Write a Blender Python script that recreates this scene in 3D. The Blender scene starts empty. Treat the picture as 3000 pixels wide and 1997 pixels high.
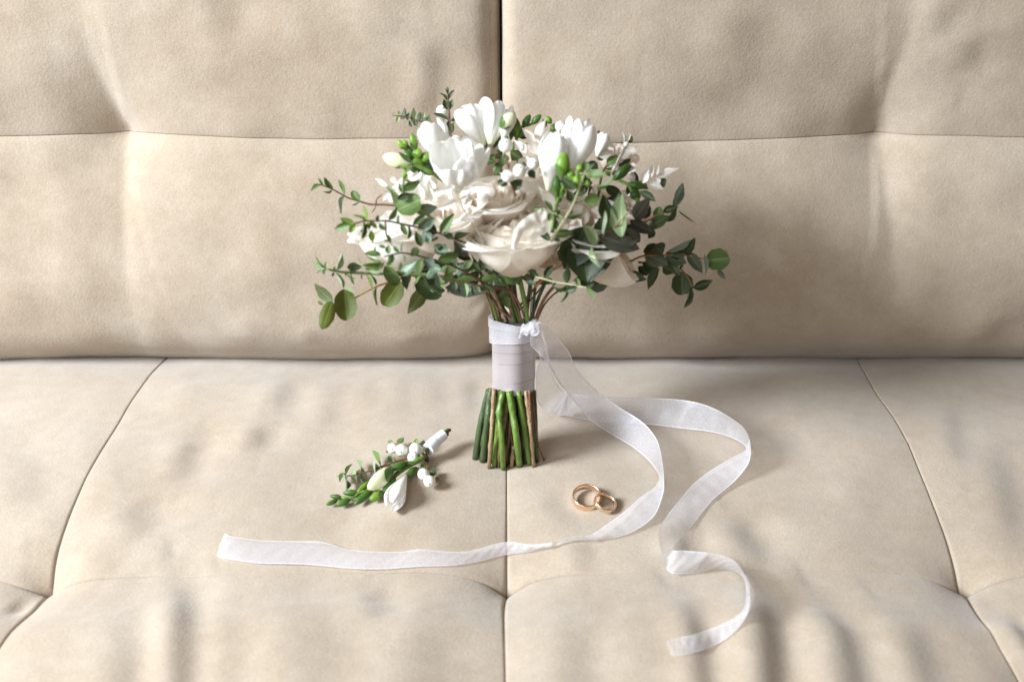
import bpy, math, random
import numpy as np
from mathutils import Vector, Matrix
random.seed(7); RS = np.random.RandomState(11)
SC = bpy.context.scene
COL = SC.collection
# ------------------------------------------------------------------ camera
TH = math.radians(33.6); HC = 0.58; FPX = 3400.0
cd = bpy.data.cameras.new('camera'); cam = bpy.data.objects.new('camera', cd); COL.objects.link(cam)
cam.location = (0, 0, HC); cam.rotation_euler = (math.pi/2 - TH, 0, 0)
cd.sensor_width = 36; cd.lens = 36*FPX/3000; cd.clip_start = .02; cd.clip_end = 50
cd.dof.use_dof = True; cd.dof.focus_distance = .93; cd.dof.aperture_fstop = 5.0
SC.camera = cam
SC.view_settings.view_transform = 'Standard'; SC.view_settings.look = 'None'
SC.view_settings.exposure = 0.0; SC.view_settings.gamma = 1
# ------------------------------------------------------------------ light: a big window to the left, a soft pale room and an added fill
w = bpy.data.worlds.new('World'); SC.world = w; w.use_nodes = True
bg = w.node_tree.nodes['Background']; bg.inputs[0].default_value = (1.0, .76, .53, 1); bg.inputs[1].default_value = .15
def area(name, loc, target, sx, sy, power, col):
    l = bpy.data.lights.new(name, 'AREA'); l.shape = 'RECTANGLE'; l.size = sx; l.size_y = sy
    l.energy = power; l.color = col
    o = bpy.data.objects.new(name, l); COL.objects.link(o); o.location = loc
    d = Vector(target) - Vector(loc); o.rotation_euler = d.to_track_quat('-Z', 'Y').to_euler()
    return o
area('window_light', (-1.95, -.02, 1.40), (0.0, .64, .08), .72, .72, 151, (.85, .925, 1.0))
area('fill_light', (-.75, -.55, 1.25), (0, .55, .05), .9, .7, 12.0, (.90, .95, 1.0))  # added soft fill from the front left
SC.cycles.use_denoising = True; SC.cycles.max_bounces = 14; SC.cycles.diffuse_bounces = 7; SC.cycles.transmission_bounces = 8
SC.cycles.transparent_max_bounces = 16
# ------------------------------------------------------------------ pixel of the photograph -> point on a plane of the place
C0 = np.array([0, 0, HC]); Fv = np.array([0, math.cos(TH), -math.sin(TH)]); Uv = np.array([0, math.sin(TH), math.cos(TH)]); Rv = np.array([1., 0, 0])
ORG = {'F': (0, 0, .78533), 'P': (0, 0, 1.0), 'A': (850, 230, 3.336), 'B': (1450, 230, 3.336), 'C': (850, 600, 3.336), 'D': (1450, 600, 3.336),
       'E': (1300, 850, 2.614), 'G': (900, 1200, 4.48), 'H': (1600, 1380, 7.853), 'I': (1550, 900, 2.613), 'J': (0, 1000, 1.5707), 'K': (1500, 1000, 1.5707)}
def fp(reg, x, y):
    o = ORG[reg]; return (o[0] + x/o[2], o[1] + y/o[2])
def ray(px, py): return Fv + (px-1500)/FPX*Rv + (998.5-py)/FPX*Uv
def onplane(px, py, p0, n):
    r = ray(px, py); t = np.dot(p0 - C0, n)/np.dot(r, n); return C0 + t*r
def seatp(px, py, z=0.0): return onplane(px, py, np.array([0, 0, z]), np.array([0, 0, 1.]))
LEAN = math.radians(20)
B0 = seatp(1487, 1352); BA = np.array([0, math.sin(LEAN), math.cos(LEAN)]); BN = np.array([0, -math.cos(LEAN), math.sin(LEAN)])
def bq(px, py, n=0.0): return onplane(px, py, B0 + n*BN, BN)
YC = float(seatp(1500, 1052)[1]); BT = math.radians(11)
KA = np.array([0, math.sin(BT), math.cos(BT)]); KN = np.array([0, -math.cos(BT), math.sin(BT)]); K0 = np.array([0, YC, 0.])
def backc(px, py):
    p = onplane(px, py, K0, KN); return float(p[0]), float(np.dot(p-K0, KA))
MPP = .93/FPX   # metres per photo pixel at the bouquet
# ------------------------------------------------------------------ object helpers
def link(o, parent=None):
    COL.objects.link(o)
    if parent is not None: o.parent = parent
    return o
def mesh(name, V, F, mats, smooth=True, midx=None, uv=None):
    me = bpy.data.meshes.new(name)
    me.from_pydata([tuple(map(float, v)) for v in V], [], [tuple(map(int, f)) for f in F])
    for m in (mats if isinstance(mats, (list, tuple)) else [mats]): me.materials.append(m)
    if smooth: me.polygons.foreach_set('use_smooth', [True]*len(me.polygons))
    if midx is not None: me.polygons.foreach_set('material_index', midx)
    if uv is not None:
        l = me.uv_layers.new(name='UVMap'); vi = np.empty(len(me.loops), dtype=np.int32); me.loops.foreach_get('vertex_index', vi)
        l.data.foreach_set('uv', np.asarray(uv, dtype=np.float32)[vi].ravel())
    me.update(); return me
def obj(name, me, parent=None, label=None):
    o = bpy.data.objects.new(name, me); link(o, parent)
    if label: o['label'] = label
    return o
def empty(name, loc, label, cat, group=None):
    o = bpy.data.objects.new(name, None); link(o); o.location = loc; o.empty_display_size = .02
    o['label'] = label; o['category'] = cat
    if group: o['group'] = group
    return o
def gridf(nu, nv, off=0, closed=False):
    F = []
    for i in range(nu-1):
        for j in range(nv-1 if not closed else nv):
            a = off+i*nv+j; b = off+i*nv+(j+1) % nv; F.append((a, b, b+nv, a+nv))
    return F
def catmull(P, n):
    P = np.asarray(P, float); Q = np.vstack([2*P[0]-P[1], P, 2*P[-1]-P[-2]]); out = []
    for i in range(len(P)-1):
        p0, p1, p2, p3 = Q[i:i+4]
        for k in range(n):
            t = k/n
            out.append(.5*((2*p1)+(-p0+p2)*t+(2*p0-5*p1+4*p2-p3)*t*t+(-p0+3*p1-3*p2+p3)*t**3))
    out.append(P[-1]); return np.array(out)
def tube_geo(P, R, n=8, cap=True):
    P = np.asarray(P, float); R = np.broadcast_to(np.asarray(R, float), (len(P),)) if np.ndim(R) == 0 else np.asarray(R)
    T = np.gradient(P, axis=0); T /= np.linalg.norm(T, axis=1)[:, None]+1e-12
    up = np.array([0.13, .2, .97]) if abs(T[0][2]) < .9 else np.array([1., .1, 0])
    V = []
    x = np.cross(T[0], up); x /= np.linalg.norm(x)
    for i in range(len(P)):
        x = x - T[i]*np.dot(x, T[i]); x /= np.linalg.norm(x); y = np.cross(T[i], x)
        for k in range(n):
            a = 2*math.pi*k/n; V.append(P[i]+R[i]*(math.cos(a)*x+math.sin(a)*y))
    F = gridf(len(P), n, closed=True)
    if cap:
        F.append(tuple(range(n))[::-1]); F.append(tuple(range((len(P)-1)*n, len(P)*n)))
    return V, F
def tube(name, P, R, mat, parent, n=8, label=None, capmat=None):
    V, F = tube_geo(P, R, n)
    mi = None; mats = [mat]
    if capmat: mats = [mat, capmat]; mi = [0]*(len(F)-2)+[1, 1]
    me = mesh(name, V, F, mats, midx=mi)
    if capmat:
        me.polygons[len(F)-1].use_smooth = False; me.polygons[len(F)-2].use_smooth = False
    return obj(name, me, parent, label)
def wavesum(x, y, scale, seed, n=10):
    r = np.random.RandomState(seed); z = np.zeros_like(x)
    for i in range(n):
        a = r.rand()*6.283; k = 2*math.pi/scale*(.5+r.rand()); z += np.sin(k*(x*math.cos(a)+y*math.sin(a))+r.rand()*6.283)
    return z/math.sqrt(n/2)
def seg_dist(X, Y, poly):
    """unsigned distance, signed side and run length fraction to a polyline"""
    best = np.full(X.shape, 1e9); side = np.zeros(X.shape); tt = np.zeros(X.shape)
    poly = np.asarray(poly); L = np.r_[0, np.cumsum(np.linalg.norm(np.diff(poly, axis=0), axis=1))]
    for i in range(len(poly)-1):
        a = poly[i]; d = poly[i+1]-a; l2 = d@d+1e-15
        t = np.clip(((X-a[0])*d[0]+(Y-a[1])*d[1])/l2, 0, 1)
        dx = X-a[0]-t*d[0]; dy = Y-a[1]-t*d[1]; q = np.hypot(dx, dy)
        m = q < best; best = np.where(m, q, best)
        side = np.where(m, np.sign(dx*d[1]-dy*d[0]), side); tt = np.where(m, (L[i]+t*math.sqrt(l2))/L[-1], tt)
    return best, side, tt
# ------------------------------------------------------------------ materials
def nmat(name):
    m = bpy.data.materials.new(name); m.use_nodes = True; nt = m.node_tree
    return m, nt, nt.nodes['Principled BSDF'], nt.nodes['Material Output']
def noise(nt, scale, detail=2, rough=.5, coord='Object', stretch=None):
    tc = nt.nodes.new('ShaderNodeTexCoord'); nz = nt.nodes.new('ShaderNodeTexNoise')
    nz.inputs['Scale'].default_value = scale; nz.inputs['Detail'].default_value = detail; nz.inputs['Roughness'].default_value = rough
    if stretch:
        mp = nt.nodes.new('ShaderNodeMapping'); mp.inputs['Scale'].default_value = stretch
        nt.links.new(tc.outputs[coord], mp.inputs[0]); nt.links.new(mp.outputs[0], nz.inputs['Vector'])
    else: nt.links.new(tc.outputs[coord], nz.inputs['Vector'])
    return nz
def ramp(nt, src, stops):
    r = nt.nodes.new('ShaderNodeValToRGB'); e = r.color_ramp.elements
    while len(e) < len(stops): e.new(.5)
    for k, (p, c) in enumerate(stops): e[k].position = p; e[k].color = (*c, 1) if len(c) == 3 else c
    nt.links.new(src, r.inputs[0]); return r
def mixc(nt, a, b, fac, mode='MIX'):
    m = nt.nodes.new('ShaderNodeMix'); m.data_type = 'RGBA'; m.blend_type = mode
    for s, v in ((6, a), (7, b)):
        if isinstance(v, tuple): m.inputs[s].default_value = (*v, 1)
        else: nt.links.new(v, m.inputs[s])
    if isinstance(fac, float): m.inputs[0].default_value = fac
    else: nt.links.new(fac, m.inputs[0])
    return m.outputs[2]
def suede():
    m, nt, b, o = nmat('beige_suede')
    big = noise(nt, 11, 5, .62); mid = noise(nt, 75, 4, .65); fine = noise(nt, 900, 3, .7)
    r1 = ramp(nt, big.outputs[0], [(.3, (.395, .312, .228)), (.7, (.458, .384, .302))])
    r2 = ramp(nt, mid.outputs[0], [(.32, (.93, .92, .90)), (.68, (1.04, 1.045, 1.06))])
    r3 = ramp(nt, fine.outputs[0], [(.3, (.86, .85, .83)), (.7, (1.10, 1.10, 1.10))])
    c = mixc(nt, r1.outputs[0], r2.outputs[0], 1.0, 'MULTIPLY'); c = mixc(nt, c, r3.outputs[0], 1.0, 'MULTIPLY')
    nt.links.new(c, b.inputs['Base Color']); b.inputs['Roughness'].default_value = .85
    b.inputs['Specular IOR Level'].default_value = .15
    b.inputs['Sheen Weight'].default_value = .42; b.inputs['Sheen Roughness'].default_value = .55; b.inputs['Sheen Tint'].default_value = (.97, .98, 1, 1)
    g = noise(nt, 420, 3, .62); g2 = noise(nt, 60, 3, .5)
    a = nt.nodes.new('ShaderNodeMath'); a.operation = 'MULTIPLY_ADD'; a.inputs[1].default_value = .6
    nt.links.new(g2.outputs[0], a.inputs[0]); nt.links.new(g.outputs[0], a.inputs[2])
    bp = nt.nodes.new('ShaderNodeBump'); bp.inputs['Strength'].default_value = .55; bp.inputs['Distance'].default_value = .0006
    nt.links.new(a.outputs[0], bp.inputs['Height']); nt.links.new(bp.outputs[0], b.inputs['Normal'])
    return m
def plant(name, col, col2=None, back=None, rough=.45, transl=.18, scale=150, spec=.4, var=.25, veins=False):
    """leaf or petal: front colour with blotches, paler back face, some light coming through"""
    m, nt, b, o = nmat(name); col2 = col2 or tuple(c*.7 for c in col)
    nz = noise(nt, scale, 3, .6)
    r = ramp(nt, nz.outputs[0], [(.3, col2), (.62, col)])
    c = r.outputs[0]
    if veins:
        uvn = nt.nodes.new('ShaderNodeUVMap'); sp = nt.nodes.new('ShaderNodeSeparateXYZ'); nt.links.new(uvn.outputs[0], sp.inputs[0])
        mm = nt.nodes.new('ShaderNodeMath'); mm.operation = 'SUBTRACT'; mm.inputs[1].default_value = .5; nt.links.new(sp.outputs[0], mm.inputs[0])
        ab = nt.nodes.new('ShaderNodeMath'); ab.operation = 'ABSOLUTE'; nt.links.new(mm.outputs[0], ab.inputs[0])
        rr = ramp(nt, ab.outputs[0], [(.0, (1, 1, 1)), (.045, (0, 0, 0))])
        c = mixc(nt, c, tuple(min(1, q*1.7+.03) for q in col), rr.outputs[0])
    if back:
        ge = nt.nodes.new('ShaderNodeNewGeometry'); c = mixc(nt, c, back, ge.outputs['Backfacing'])
    oi = nt.nodes.new('ShaderNodeObjectInfo')
    hv = nt.nodes.new('ShaderNodeHueSaturation')
    mr = nt.nodes.new('ShaderNodeMapRange'); mr.inputs[3].default_value = 1-var; mr.inputs[4].default_value = 1+var
    nt.links.new(oi.outputs['Random'], mr.inputs[0]); nt.links.new(mr.outputs[0], hv.inputs['Value']); nt.links.new(c, hv.inputs['Color'])
    c = hv.outputs[0]
    nt.links.new(c, b.inputs['Base Color']); b.inputs['Roughness'].default_value = rough; b.inputs['Specular IOR Level'].default_value = spec
    t = nt.nodes.new('ShaderNodeBsdfTranslucent'); nt.links.new(c, t.inputs[0])
    mx = nt.nodes.new('ShaderNodeMixShader'); mx.inputs[0].default_value = transl
    nt.links.new(b.outputs[0], mx.inputs[1]); nt.links.new(t.outputs[0], mx.inputs[2]); nt.links.new(mx.outputs[0], o.inputs[0])
    n2 = noise(nt, scale*3, 3); bp = nt.nodes.new('ShaderNodeBump'); bp.inputs['Strength'].default_value = .25; bp.inputs['Distance'].default_value = .0004
    nt.links.new(n2.outputs[0], bp.inputs['Height']); nt.links.new(bp.outputs[0], b.inputs['Normal'])
    return m
M = {}
M['suede'] = suede()
M['stitch'] = plant('stitch_thread', (.48, .38, .28), transl=0.0, var=0)
G = lambda *a, **k: plant(*a, **k)
M['mid'] = G('green_leaf', (.13, .20, .055), (.085, .15, .04), back=(.21, .30, .14), rough=.42, veins=True)
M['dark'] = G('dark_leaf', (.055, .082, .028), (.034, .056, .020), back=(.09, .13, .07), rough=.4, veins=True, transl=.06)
M['lite'] = G('fresh_leaf', (.22, .34, .06), (.14, .25, .05), back=(.25, .36, .12), rough=.42, transl=.3, veins=True)
M['pale'] = G('pale_leaf', (.33, .42, .22), (.25, .35, .17), back=(.42, .50, .34), rough=.5, transl=.3, veins=True, var=.12)
M['oliv'] = G('olive_leaf', (.135, .165, .026), (.08, .105, .02), back=(.10, .13, .04), rough=.5, transl=.25, veins=True, scale=260)
M['grey'] = G('blue_grey_leaf', (.125, .165, .105), (.09, .125, .08), back=(.16, .20, .15), rough=.5, transl=.1, veins=True, scale=260)
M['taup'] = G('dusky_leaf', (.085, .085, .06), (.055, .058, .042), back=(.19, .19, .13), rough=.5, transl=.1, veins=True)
M['spec'] = G('speckled_leaf', (.22, .30, .20), (.03, .07, .035), back=(.2, .28, .17), rough=.35, transl=.12, scale=420, veins=True)
M['blea'] = G('bleached_leaf', (.88, .84, .78), (.83, .78, .71), rough=.55, transl=.3, var=.05, spec=.2, veins=True)
M['rose'] = G('rose_petal', (.95, .90, .835), (.94, .88, .80), rough=.55, transl=.2, scale=60, var=.02, spec=.2)
M['rosein'] = G('rose_heart_petal', (.96, .88, .79), (.95, .85, .74), rough=.55, transl=.2, scale=60, var=.03, spec=.2)
M['rosew'] = G('white_rose_petal', (.95, .92, .875), (.94, .90, .85), rough=.55, transl=.2, scale=60, var=.02, spec=.2)
M['frees'] = G('freesia_petal', (.95, .945, .925), (.94, .93, .90), rough=.45, transl=.2, scale=60, var=.01, spec=.3)
M['cream'] = G('cream_bud', (.84, .83, .60), (.72, .75, .42), rough=.42, transl=.2, scale=70, var=.04)
M['bud'] = G('green_bud', (.22, .36, .035), (.13, .26, .03), rough=.38, transl=.12, scale=120, var=.18)
M['budd'] = G('deep_green_bud', (.085, .18, .03), (.05, .12, .02), rough=.38, transl=.1, scale=120, var=.18)
M['berry'] = G('snowberry_skin', (.88, .86, .81), (.86, .83, .77), rough=.35, transl=.1, var=.03, spec=.5)
def petalmat(name, col, base, rough=.5, transl=.22, vb=.28):
    m, nt, b, o = nmat(name)
    uvn = nt.nodes.new('ShaderNodeUVMap'); sp = nt.nodes.new('ShaderNodeSeparateXYZ'); nt.links.new(uvn.outputs[0], sp.inputs[0])
    r = ramp(nt, sp.outputs[1], [(0, base), (vb, tuple(.35*p+.65*q for p, q in zip(base, col))), (min(.95, vb*2.2), col)])
    mp = nt.nodes.new('ShaderNodeMapping'); mp.inputs['Scale'].default_value = (26, 1.6, 1); nt.links.new(uvn.outputs[0], mp.inputs[0])
    nz = nt.nodes.new('ShaderNodeTexNoise'); nz.inputs['Scale'].default_value = 1; nz.inputs['Detail'].default_value = 3; nt.links.new(mp.outputs[0], nz.inputs['Vector'])
    rv = ramp(nt, nz.outputs[0], [(.3, (.975, .97, .96)), (.6, (1, 1, 1))]); nz2 = noise(nt, 130, 3, .6); r2 = ramp(nt, nz2.outputs[0], [(.3, (.975, .97, .955)), (.65, (1, 1, 1))])
    c = mixc(nt, mixc(nt, r.outputs[0], rv.outputs[0], 1.0, 'MULTIPLY'), r2.outputs[0], 1.0, 'MULTIPLY')
    nt.links.new(c, b.inputs['Base Color']); b.inputs['Roughness'].default_value = rough; b.inputs['Specular IOR Level'].default_value = .25; b.inputs['Sheen Weight'].default_value = .15
    t = nt.nodes.new('ShaderNodeBsdfTranslucent'); nt.links.new(c, t.inputs[0]); mx = nt.nodes.new('ShaderNodeMixShader'); mx.inputs[0].default_value = transl
    nt.links.new(b.outputs[0], mx.inputs[1]); nt.links.new(t.outputs[0], mx.inputs[2]); nt.links.new(mx.outputs[0], o.inputs[0])
    a = nt.nodes.new('ShaderNodeMath'); a.operation = 'ADD'; nt.links.new(nz.outputs[0], a.inputs[0]); nt.links.new(nz2.outputs[0], a.inputs[1])
    bp = nt.nodes.new('ShaderNodeBump'); bp.inputs['Strength'].default_value = .5; bp.inputs['Distance'].default_value = .0006
    nt.links.new(a.outputs[0], bp.inputs['Height']); nt.links.new(bp.outputs[0], b.inputs['Normal']); nt.links.new(bp.outputs[0], t.inputs['Normal'])
    return m
M['rose'] = petalmat('rose_petal', (.965, .925, .865), (.94, .85, .71), transl=.38)
M['rosein'] = petalmat('rose_heart_petal', (.96, .895, .81), (.93, .76, .59), vb=.4, transl=.38)
M['rosew'] = petalmat('white_rose_petal', (.965, .945, .91), (.93, .90, .78), transl=.35)
M['frees'] = petalmat('freesia_petal', (.965, .96, .945), (.84, .86, .62), rough=.45, vb=.16)
M['tip'] = G('berry_tip', (.05, .03, .015), transl=0, var=0)
M['twig'] = G('brown_twig', (.17, .085, .045), (.10, .05, .028), transl=0, scale=300)
M['orange'] = G('rust_twig', (.36, .17, .07), (.25, .11, .04), transl=0, scale=300)
M['gtwig'] = G('green_twig', (.16, .22, .08), (.11, .16, .05), transl=0, scale=300)
M['ptwig'] = G('pale_twig', (.45, .45, .26), (.36, .36, .2), transl=0, scale=300)
def stemmat(name, c1, c2, s=(40, 40, 6)):
    m, nt, b, o = nmat(name)
    n1 = noise(nt, 9, 3, .6, stretch=s); r = ramp(nt, n1.outputs[0], [(.32, c2), (.66, c1)]); nt.links.new(r.outputs[0], b.inputs['Base Color'])
    b.inputs['Roughness'].default_value = .34; bp = nt.nodes.new('ShaderNodeBump'); bp.inputs['Strength'].default_value = .8; bp.inputs['Distance'].default_value = .0010
    nt.links.new(n1.outputs[0], bp.inputs['Height']); nt.links.new(bp.outputs[0], b.inputs['Normal']); return m
M['sg'] = stemmat('green_stem', (.17, .28, .045), (.075, .15, .02))
M['sd'] = stemmat('dark_green_stem', (.075, .12, .045), (.045, .06, .025))
M['sb'] = stemmat('bark_stem', (.42, .30, .17), (.22, .13, .065), (60, 60, 14))
M['sr'] = stemmat('russet_stem', (.24, .11, .05), (.12, .05, .025), (60, 60, 14))
M['cut'] = G('cut_end', (.52, .50, .30), (.40, .36, .18), transl=0, scale=900)
def satin():
    m, nt, b, o = nmat('satin_ribbon'); n1 = noise(nt, 45, 2, .5)
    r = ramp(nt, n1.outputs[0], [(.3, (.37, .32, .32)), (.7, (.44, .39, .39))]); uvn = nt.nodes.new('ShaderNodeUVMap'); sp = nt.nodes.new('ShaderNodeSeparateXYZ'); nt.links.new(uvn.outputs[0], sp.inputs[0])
    ed = ramp(nt, sp.outputs[0], [(.955, (1, 1, 1)), (.985, (.45, .42, .42))])   # overlap shadow painted as a dark line along the lower edge
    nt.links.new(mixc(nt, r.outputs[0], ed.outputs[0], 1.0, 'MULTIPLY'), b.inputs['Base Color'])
    b.inputs['Roughness'].default_value = .34; b.inputs['Specular IOR Level'].default_value = .9; b.inputs['Metallic'].default_value = .15
    b.inputs['Sheen Weight'].default_value = .3; b.inputs['Anisotropic'].default_value = 0
    bp = nt.nodes.new('ShaderNodeBump'); bp.inputs['Strength'].default_value = .3; bp.inputs['Distance'].default_value = .0012
    nt.links.new(n1.outputs[0], bp.inputs['Height']); nt.links.new(bp.outputs[0], b.inputs['Normal']); return m
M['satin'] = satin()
def organza(name, op, edge):
    """sheer woven ribbon: partly see-through cloth, denser woven selvedge along both edges (u runs across the ribbon)"""
    m, nt, b, o = nmat(name)
    b.inputs['Base Color'].default_value = (.87, .86, .91, 1); b.inputs['Roughness'].default_value = .36; b.inputs['Specular IOR Level'].default_value = .7
    b.inputs['Sheen Weight'].default_value = .5
    uvn = nt.nodes.new('ShaderNodeUVMap'); sp = nt.nodes.new('ShaderNodeSeparateXYZ'); nt.links.new(uvn.outputs[0], sp.inputs[0])
    mm = nt.nodes.new('ShaderNodeMath'); mm.operation = 'SUBTRACT'; mm.inputs[1].default_value = .5; nt.links.new(sp.outputs[0], mm.inputs[0])
    ab = nt.nodes.new('ShaderNodeMath'); ab.operation = 'ABSOLUTE'; nt.links.new(mm.outputs[0], ab.inputs[0])
    rr = ramp(nt, ab.outputs[0], [(.455, (op,)*3), (.48, (edge,)*3)])
    n1 = noise(nt, 700, 2, .6); 
    mr = nt.nodes.new('ShaderNodeMapRange'); mr.inputs[1].default_value = .3; mr.inputs[2].default_value = .7; mr.inputs[3].default_value = .86; mr.inputs[4].default_value = 1.14
    nt.links.new(n1.outputs[0], mr.inputs[0])
    mu = nt.nodes.new('ShaderNodeMath'); mu.operation = 'MULTIPLY'; mu.use_clamp = True; nt.links.new(rr.outputs[0], mu.inputs[0]); nt.links.new(mr.outputs[0], mu.inputs[1])
    tl = nt.nodes.new('ShaderNodeBsdfTranslucent'); tl.inputs[0].default_value = (.87, .86, .91, 1)
    m1 = nt.nodes.new('ShaderNodeMixShader'); m1.inputs[0].default_value = .3; nt.links.new(b.outputs[0], m1.inputs[1]); nt.links.new(tl.outputs[0], m1.inputs[2])
    tr = nt.nodes.new('ShaderNodeBsdfTransparent'); mx = nt.nodes.new('ShaderNodeMixShader')
    nt.links.new(mu.outputs[0], mx.inputs[0]); nt.links.new(tr.outputs[0], mx.inputs[1]); nt.links.new(m1.outputs[0], mx.inputs[2]); nt.links.new(mx.outputs[0], o.inputs[0])
    n2 = noise(nt, 260, 3, .6); bp = nt.nodes.new('ShaderNodeBump'); bp.inputs['Strength'].default_value = .5; bp.inputs['Distance'].default_value = .0006
    nt.links.new(n2.outputs[0], bp.inputs['Height']); nt.links.new(bp.outputs[0], b.inputs['Normal'])
    return m
M['organza'] = organza('sheer_organza', .46, .95)
M['organzaf'] = organza('sheerest_organza', .22, .34)
M['organzab'] = organza('gathered_organza', .55, .97)
def gold():
    m, nt, b, o = nmat('rose_gold'); b.inputs['Base Color'].default_value = (.93, .69, .49, 1); b.inputs['Metallic'].default_value = 1; b.inputs['Roughness'].default_value = .24
    n1 = noise(nt, 500, 3, .6); bp = nt.nodes.new('ShaderNodeBump'); bp.inputs['Strength'].default_value = .12; bp.inputs['Distance'].default_value = .0002
    nt.links.new(n1.outputs[0], bp.inputs['Height']); nt.links.new(bp.outputs[0], b.inputs['Normal']); return m
M['gold'] = gold()
M['thread'] = G('white_binding_thread', (.84, .85, .88), (.78, .79, .83), transl=.0, var=0, rough=.5)
# ------------------------------------------------------------------ the sofa
def sp(pts, reg='F', z=0): return np.array([seatp(*fp(reg, *p), z)[:2] for p in pts])
def bk(pts, reg='P'): return np.array([backc(*fp(reg, *p)) for p in pts])
SEAMPX = dict(
 sL=('P', [(461, 1045), (414, 1115), (357, 1212), (306, 1302), (255, 1395), (210, 1497), (169, 1608), (150, 1695), (143, 1735)]),
 sM=('P', [(1485, 1020), (1485, 1270), (1485, 1530), (1485, 1690), (1485, 1735)]),
 sR=('P', [(2531, 1052), (2570, 1138), (2622, 1222), (2678, 1340), (2722, 1445), (2763, 1545), (2794, 1635), (2814, 1710), (2828, 1735)]),
 fL=('F', [(112.3, 1362.5), (92, 1380), (40, 1440), (-20, 1525), (-90, 1650), (-140, 1800)]),
 fM=('F', [(1166.2, 1362.5), (1160, 1400), (1161, 1470), (1163, 1568), (1163, 1680), (1163, 1800)]),
 fR=('F', [(2220.9, 1362.5), (2242, 1395), (2290, 1475), (2345, 1568), (2420, 1690), (2480, 1800)]),
 r0=('F', [(-520, 1345), (-150, 1315), (0, 1332), (60, 1345), (112.3, 1362.5)]),
 r1=('F', [(112.3, 1362.5), (150, 1345), (210, 1334), (350, 1326), (640, 1320), (900, 1317), (1050, 1322), (1110, 1333), (1145, 1347), (1166.2, 1362.5)]),
 r2=('F', [(1166.2, 1362.5), (1190, 1345), (1225, 1331), (1300, 1322), (1500, 1318), (1800, 1311), (2000, 1314), (2120, 1326), (2185, 1344), (2220.9, 1362.5)]),
 r3=('F', [(2220.9, 1362.5), (2260, 1345), (2300, 1334), (2400, 1324), (2850, 1345)]))
ZAT = {}
def extend_back(c, y=.93):
    d = c[0]-c[1]; d = d/d[1]; return np.vstack([c[0]+d*(y-c[0][1]), c])
def set_curves():
    global BTN, VS, rows, fL, fM, fR, sL, sM, sR
    cv = {}
    for k, (reg, pts) in SEAMPX.items():
        zz = ZAT.get(k, [0]*len(pts)); cv[k] = np.array([seatp(*fp(reg, *p), z)[:2] for p, z in zip(pts, zz)])
    BTN = [cv['sL'][-1], cv['sM'][-1], cv['sR'][-1]]
    for k, b in (('fL', 0), ('fM', 1), ('fR', 2)): cv[k][0] = BTN[b]
    cv['r0'][-1] = BTN[0]; cv['r1'][0] = BTN[0]; cv['r1'][-1] = BTN[1]; cv['r2'][0] = BTN[1]; cv['r2'][-1] = BTN[2]; cv['r3'][0] = BTN[2]
    sL, sM, sR = [extend_back(catmull(cv[k], 5)) for k in ('sL', 'sM', 'sR')]
    fL, fM, fR = [catmull(cv[k], 5) for k in ('fL', 'fM', 'fR')]; rows = [catmull(cv[k], 6) for k in ('r0', 'r1', 'r2', 'r3')]
    VS = [np.vstack([sL, fL[1:]]), np.vstack([sM, fM[1:]]), np.vstack([sR, fR[1:]])]
    return cv
CV = set_curves()
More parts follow.
